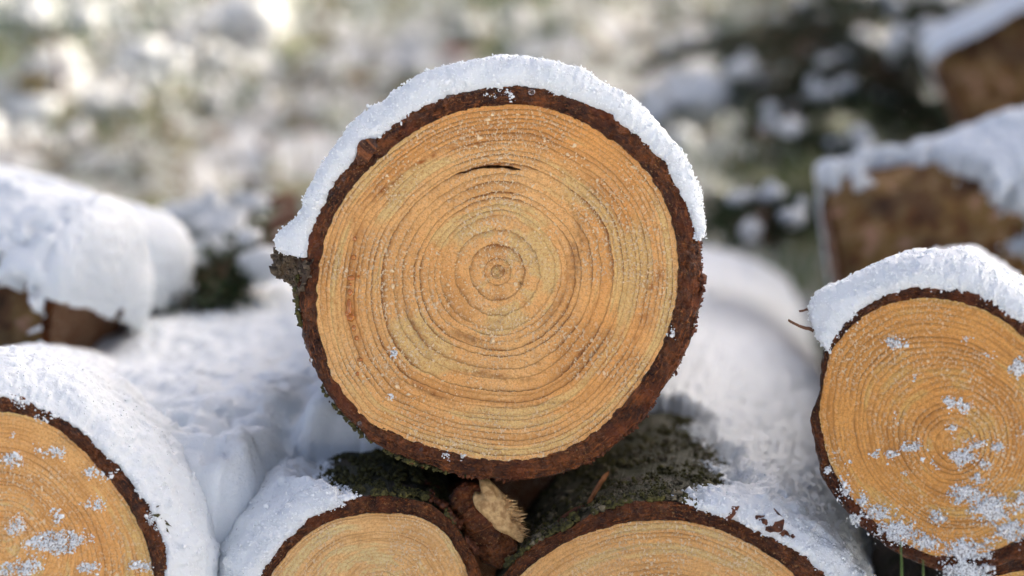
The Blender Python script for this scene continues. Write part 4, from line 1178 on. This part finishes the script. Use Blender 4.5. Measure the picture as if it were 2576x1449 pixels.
def blade(name, label, px, py, px2, py2, d, seed, w=0.0016):
    tip, low = P(px, py, d), P(px2, py2, d)
    root = low + (low - tip) * 1.2; root[2] = -0.01
    t = np.linspace(0, 1, 14)[:, None]
    c = root + (tip - root) * t + np.array([0.01, 0, 0]) * np.sin(t * math.pi) * 0.4
    ww = w * np.interp(t[:, 0], [0, 0.8, 1], [1, 0.95, 0.2])[:, None]
    v = np.stack([c - RT * ww, c - np.array([0, 0.0008, 0]), c + RT * ww, c + np.array([0, 0.0004, 0])], 1).reshape(-1, 3)
    o = obj(name, mesh_from(name, v, grid_quads(14, 4, True)), M_GRASS)
    return tag(o, label, 'grass', 'green grass blades below the right log')
blade('grass_blade', 'taller green grass blade crossing the lower bark edge of the right log', 2266, 1362, 2276, 1425, 0.795, 1)
blade('grass_blade', 'lower green grass blade in the dark gap below the right log', 2322, 1408, 2318, 1452, 0.797, 2)

# ------------------------------------------------------------------ brash, leaves and grass on the forest floor
def bough(label, root_pt, direction, length, seed, droop=0.25, snow=0.5):
    """a cut spruce bough: stem, side twigs, needles, snow lying along it"""
    rng = np.random.default_rng(seed)
    d0 = np.asarray(direction, float); d0 /= np.linalg.norm(d0)
    side = np.cross(d0, [0, 0, 1.0]); side /= np.linalg.norm(side)
    rt = empty('spruce_branch', Matrix.Translation(tuple(root_pt)))
    tag(rt, label, 'branch', 'cut spruce branches lying behind the stack')
    t = np.linspace(0, 1, 12)
    c = d0 * (t * length)[:, None] + np.array([0, 0, -1.0]) * (droop * length * t ** 2)[:, None]
    stem = Bag().add(*tube(c, 0.006 * (1 - t) + 0.0015, 6))
    B, D = [], []
    for ti in np.linspace(0.10, 0.98, 15):
        for sg in (-1, 1):
            o = np.array([np.interp(ti, t, c[:, i]) for i in range(3)])
            l = length * 0.45 * (1.05 - ti) + 0.02
            dd = d0 * 0.75 + sg * side * rng.uniform(0.6, 1.0) + np.array([0, 0, rng.uniform(-0.25, 0.05)]); dd /= np.linalg.norm(dd)
            tt = np.linspace(0, 1, 5)
            tw = o + dd * (tt * l)[:, None] + np.array([0, 0, -1.0]) * (0.2 * l * tt ** 2)[:, None]
            stem.add(*tube(tw, 0.0025 * (1 - tt) + 0.0008, 4))
            k = int(l / 0.0009)
            ft = rng.uniform(0, 1, k)
            bb = np.stack([np.interp(ft, tt, tw[:, i]) for i in range(3)], 1)
            nd = dd * 0.7 + rng.normal(0, 0.6, (k, 3)); nd /= np.linalg.norm(nd, axis=1)[:, None]
            B.append(bb); D.append(nd)
    B, D = np.vstack(B), np.vstack(D)
    Lh = rng.uniform(0.007, 0.012, (len(B), 1))
    wv = np.cross(D, rng.normal(0, 1, D.shape)); wv /= np.linalg.norm(wv, axis=1)[:, None]
    v, q = leaf_quads(B + D * Lh * 0.8, D * Lh, wv * 0.0013, np.zeros_like(B))
    obj('stem', stem.mesh('stem'), M_TWIG, rt)
    obj('needles', mesh_from('needles', v, q, smooth=False), M_NEEDLE, rt)
    if snow > 0:
        k = int(170 * snow)
        idx = rng.choice(len(B), k)
        pts = B[idx] + np.array([0, 0, 0.006]) + rng.normal(0, 0.003, (k, 3))
        g = obj('snow_clumps', grains_mesh('snow_clumps', pts, np.exp(rng.normal(math.log(0.0075), 0.4, k)), rng, 0.25, True), M_SNOW_FAR, rt)
        g['kind'] = 'stuff'
    return rt
BOUGHS = [  # label, photo pixel, depth, direction, length, droop, snow
    ('dark spruce branch at the top right, pointing left out of the heap', 2190, 60, 2.45, (-0.9, -0.2, 0.05), 0.34, 0.25, 0.06),
    ('dark spruce branch at the top right, hanging towards the stack', 2080, 70, 2.35, (-0.35, -0.85, 0.0), 0.32, 0.5, 0.05),
    ('dark spruce branch in the top right heap, highest and pointing right', 2130, 20, 2.5, (0.7, -0.6, 0.15), 0.32, 0.4, 0.12),
    ('dark spruce branch low in the top right heap, just above the snow mound', 2020, 200, 2.2, (0.55, -0.75, 0.0), 0.26, 0.35, 0.03),
    ('spruce branch at the left end of the top right heap, dusted with snow', 1950, 215, 2.3, (-0.75, -0.55, 0.1), 0.24, 0.35, 0.8),
    ('snow-laden spruce branch between the top right heap and the slanting log', 2330, 110, 2.2, (0.25, -0.9, 0.25), 0.30, 0.5, 0.7),
    ('dark spruce branch in the middle of the top right heap, drooping to the snow', 2120, 150, 2.3, (0.1, -0.9, 0.2), 0.30, 0.6, 0.05),
    ('dark spruce branch in the top right heap, along the top edge of the picture', 1980, 30, 2.45, (0.5, -0.7, 0.2), 0.34, 0.45, 0.1),
    ('dark spruce branch at the right end of the top right heap, under the snowy one', 2240, 190, 2.25, (-0.6, -0.7, 0.05), 0.30, 0.3, 0.1),
    ('small dark spruce sprig right of the top log, half buried in snow', 1935, 495, 1.62, (-0.2, -0.9, 0.1), 0.12, 0.35, 0.06),
    ('small dark spruce sprig in the snow above and right of the top log', 1905, 335, 1.95, (0.8, -0.5, 0.1), 0.13, 0.3, 0.1),
    ('green spruce sprig left of the top log above the snow', 745, 535, 1.40, (-0.80, -0.4, -0.45), 0.20, 0.1, 0.0),
    ('green spruce sprig left of the top log, lower and nearer to the logs', 735, 600, 1.36, (-0.7, -0.5, -0.2), 0.15, 0.15, 0.05),
    ('snow-covered spruce sprig lying left of the top log', 745, 500, 1.6, (-0.9, -0.3, -0.1), 0.24, 0.2, 1.6),
]
for i, (lab, px, py, d, dr, ln, dp_, sn) in enumerate(BOUGHS):
    bough(lab, P(px, py, d), dr, ln, 120 + i, dp_, sn)

def on_ground(px, py):
    """where the line of sight through a photo pixel meets the forest floor"""
    r = ray(px, py); t = 0.9
    while t < 30:
        q = CAM + t * r
        if q[2] < float(gz(np.array([q[0]]), np.array([q[1]]))[0]): break
        t += 0.01
    return q

def leaf(name, label, px, py, L_, mat, seed, tilt=0.5):
    rng = np.random.default_rng(seed)
    c = on_ground(px, py) + np.array([0, 0, 0.012])
    u = np.linspace(-1, 1, 15); w = np.linspace(-1, 1, 9)
    U, Wd = np.meshgrid(u, w, indexing='ij')
    half = 0.36 * np.clip(1 - U ** 2, 0.0, 1) ** 0.7 * (1 + 0.10 * np.sin(U * 22))
    x, y = U, Wd * half
    z = 0.18 * np.abs(y) + 0.22 * U ** 2 + 0.05 * np.sin(U * 5 + Wd * 2)
    v = np.stack([x, y, z], -1).reshape(-1, 3) * L_
    v = np.vstack([v, v + np.array([0, 0, 0.0006])])
    n = 15 * 9
    q0 = grid_quads(15, 9)
    a, tl = rng.uniform(0, 6.28), tilt
    R = np.array(Matrix.Rotation(a, 3, 'Z') @ Matrix.Rotation(tl, 3, 'X'))
    o = obj(name, mesh_from(name, v @ R.T + c, np.vstack([q0[:, ::-1], q0 + n])), mat)
    return tag(o, label, 'leaf')
leaf('fallen_leaf', 'yellow fallen leaf, blurred, at the upper left', 95, 235, 0.045, M_LEAF_Y, 1, 0.9)
leaf('fallen_leaf', 'orange fallen leaf, blurred, at the top edge left of the middle', 525, 10, 0.050, M_LEAF_O, 2, 0.9)
leaf('fallen_leaf', 'dark red fallen leaf, blurred, just above the top log', 1148, 150, 0.035, M_LEAF_R, 3, 0.9)
leaf('fallen_leaf', 'brown fallen leaf, blurred, above the snow cap of the top log', 1185, 105, 0.035, M_LEAF, 4, 1.0)
lf = leaf('green_leaf', 'green leaf, blurred, between the left blurred log and the top log', 575, 492, 0.030, M_GREENLEAF, 5, 0.9)
leaf('green_leaf', 'yellow-green leaf, blurred, low in the snow left of the top log', 533, 672, 0.022, M_GREENLEAF, 6, 0.9)
g0 = on_ground(150, 250)
stick('dry_stalk', 'dry brown stalk standing on the forest floor at the upper left', 'stalk', [g0, g0 + np.array([0.006, 0, 0.05]), g0 + np.array([0.0, -0.005, 0.11])], 0.006, 0.003, M_TWIG, 7)

rng = np.random.default_rng(31)
def scatter(n, x0, x1, y0, y1):
    x, y = rng.uniform(x0, x1, n), rng.uniform(y0, y1, n)
    return np.stack([x, y, gz(x, y)], 1)
# grass and dead blades sticking out of the snow
def blades(n, mat, name, label, hmax, seed, thr):
    p = scatter(n, -1.4, 1.3, 1.7, 4.6)
    p = p[fbm(p * np.array([5, 5, 0.0]), seed, 3) > thr]; m = len(p)
    lean = rng.normal(0, 0.6, (m, 3)); lean[:, 2] = 1.0; lean /= np.linalg.norm(lean, axis=1)[:, None]
    h = rng.uniform(0.3, 1.0, (m, 1)) * hmax
    w = np.cross(lean, rng.normal(0, 1, (m, 3))); w /= np.linalg.norm(w, axis=1)[:, None]
    v, q = leaf_quads(p + lean * h * 0.5, lean * h * 0.5, w * 0.0028, rng.normal(0, 0.012, (m, 3)), 1.0)
    o = obj(name, mesh_from(name, v, q, smooth=False), mat)
    tag(o, label, 'grass', None, 'stuff')
blades(9000, M_GRASS, 'grass', 'green grass poking through the snow on the slope', 0.09, 201, -0.05)
blades(3800, M_STRAW, 'dead_grass', 'straw-coloured dead grass on the snowy slope', 0.10, 202, 0.0)
# leaf litter
n = 600
p = scatter(n, -1.4, 1.3, 1.9, 4.6) + np.array([0, 0, 0.008])
d = rng.normal(0, 1, (n, 3)) * np.array([1, 1, 0.35]); d /= np.linalg.norm(d, axis=1)[:, None]
w = np.cross(d, rng.normal(0, 0.4, (n, 3)) + np.array([0, 0, 1.0])); w /= np.linalg.norm(w, axis=1)[:, None]
L_ = rng.uniform(0.012, 0.028, (n, 1))
v, q = leaf_quads(p, d * L_, w * L_ * 0.6, rng.normal(0, 0.008, (n, 3)), 1.0)
tag(obj('leaf_litter', mesh_from('leaf_litter', v, q, smooth=False), M_LEAF), 'brown leaf litter scattered over the snowy slope', 'leaf litter', None, 'stuff')
# clods of snow caught on the litter
n = 2400
p = scatter(n, -1.5, 1.4, 1.5, 4.6)
p = p[(fbm(p * np.array([3, 3, 0.0]), 205, 3) > 0.0) & (np.hypot(p[:, 0] - 0.43, p[:, 1] - 2.2) > 0.4)]; n = len(p)
o = obj('snow_clods', grains_mesh('snow_clods', p + np.array([0, 0, 0.012]), np.exp(rng.normal(math.log(0.013), 0.5, n)), rng, 0.25, True), M_SNOW_FAR)
tag(o, 'clods of snow caught on grass and litter over the slope', 'snow', None, 'stuff')
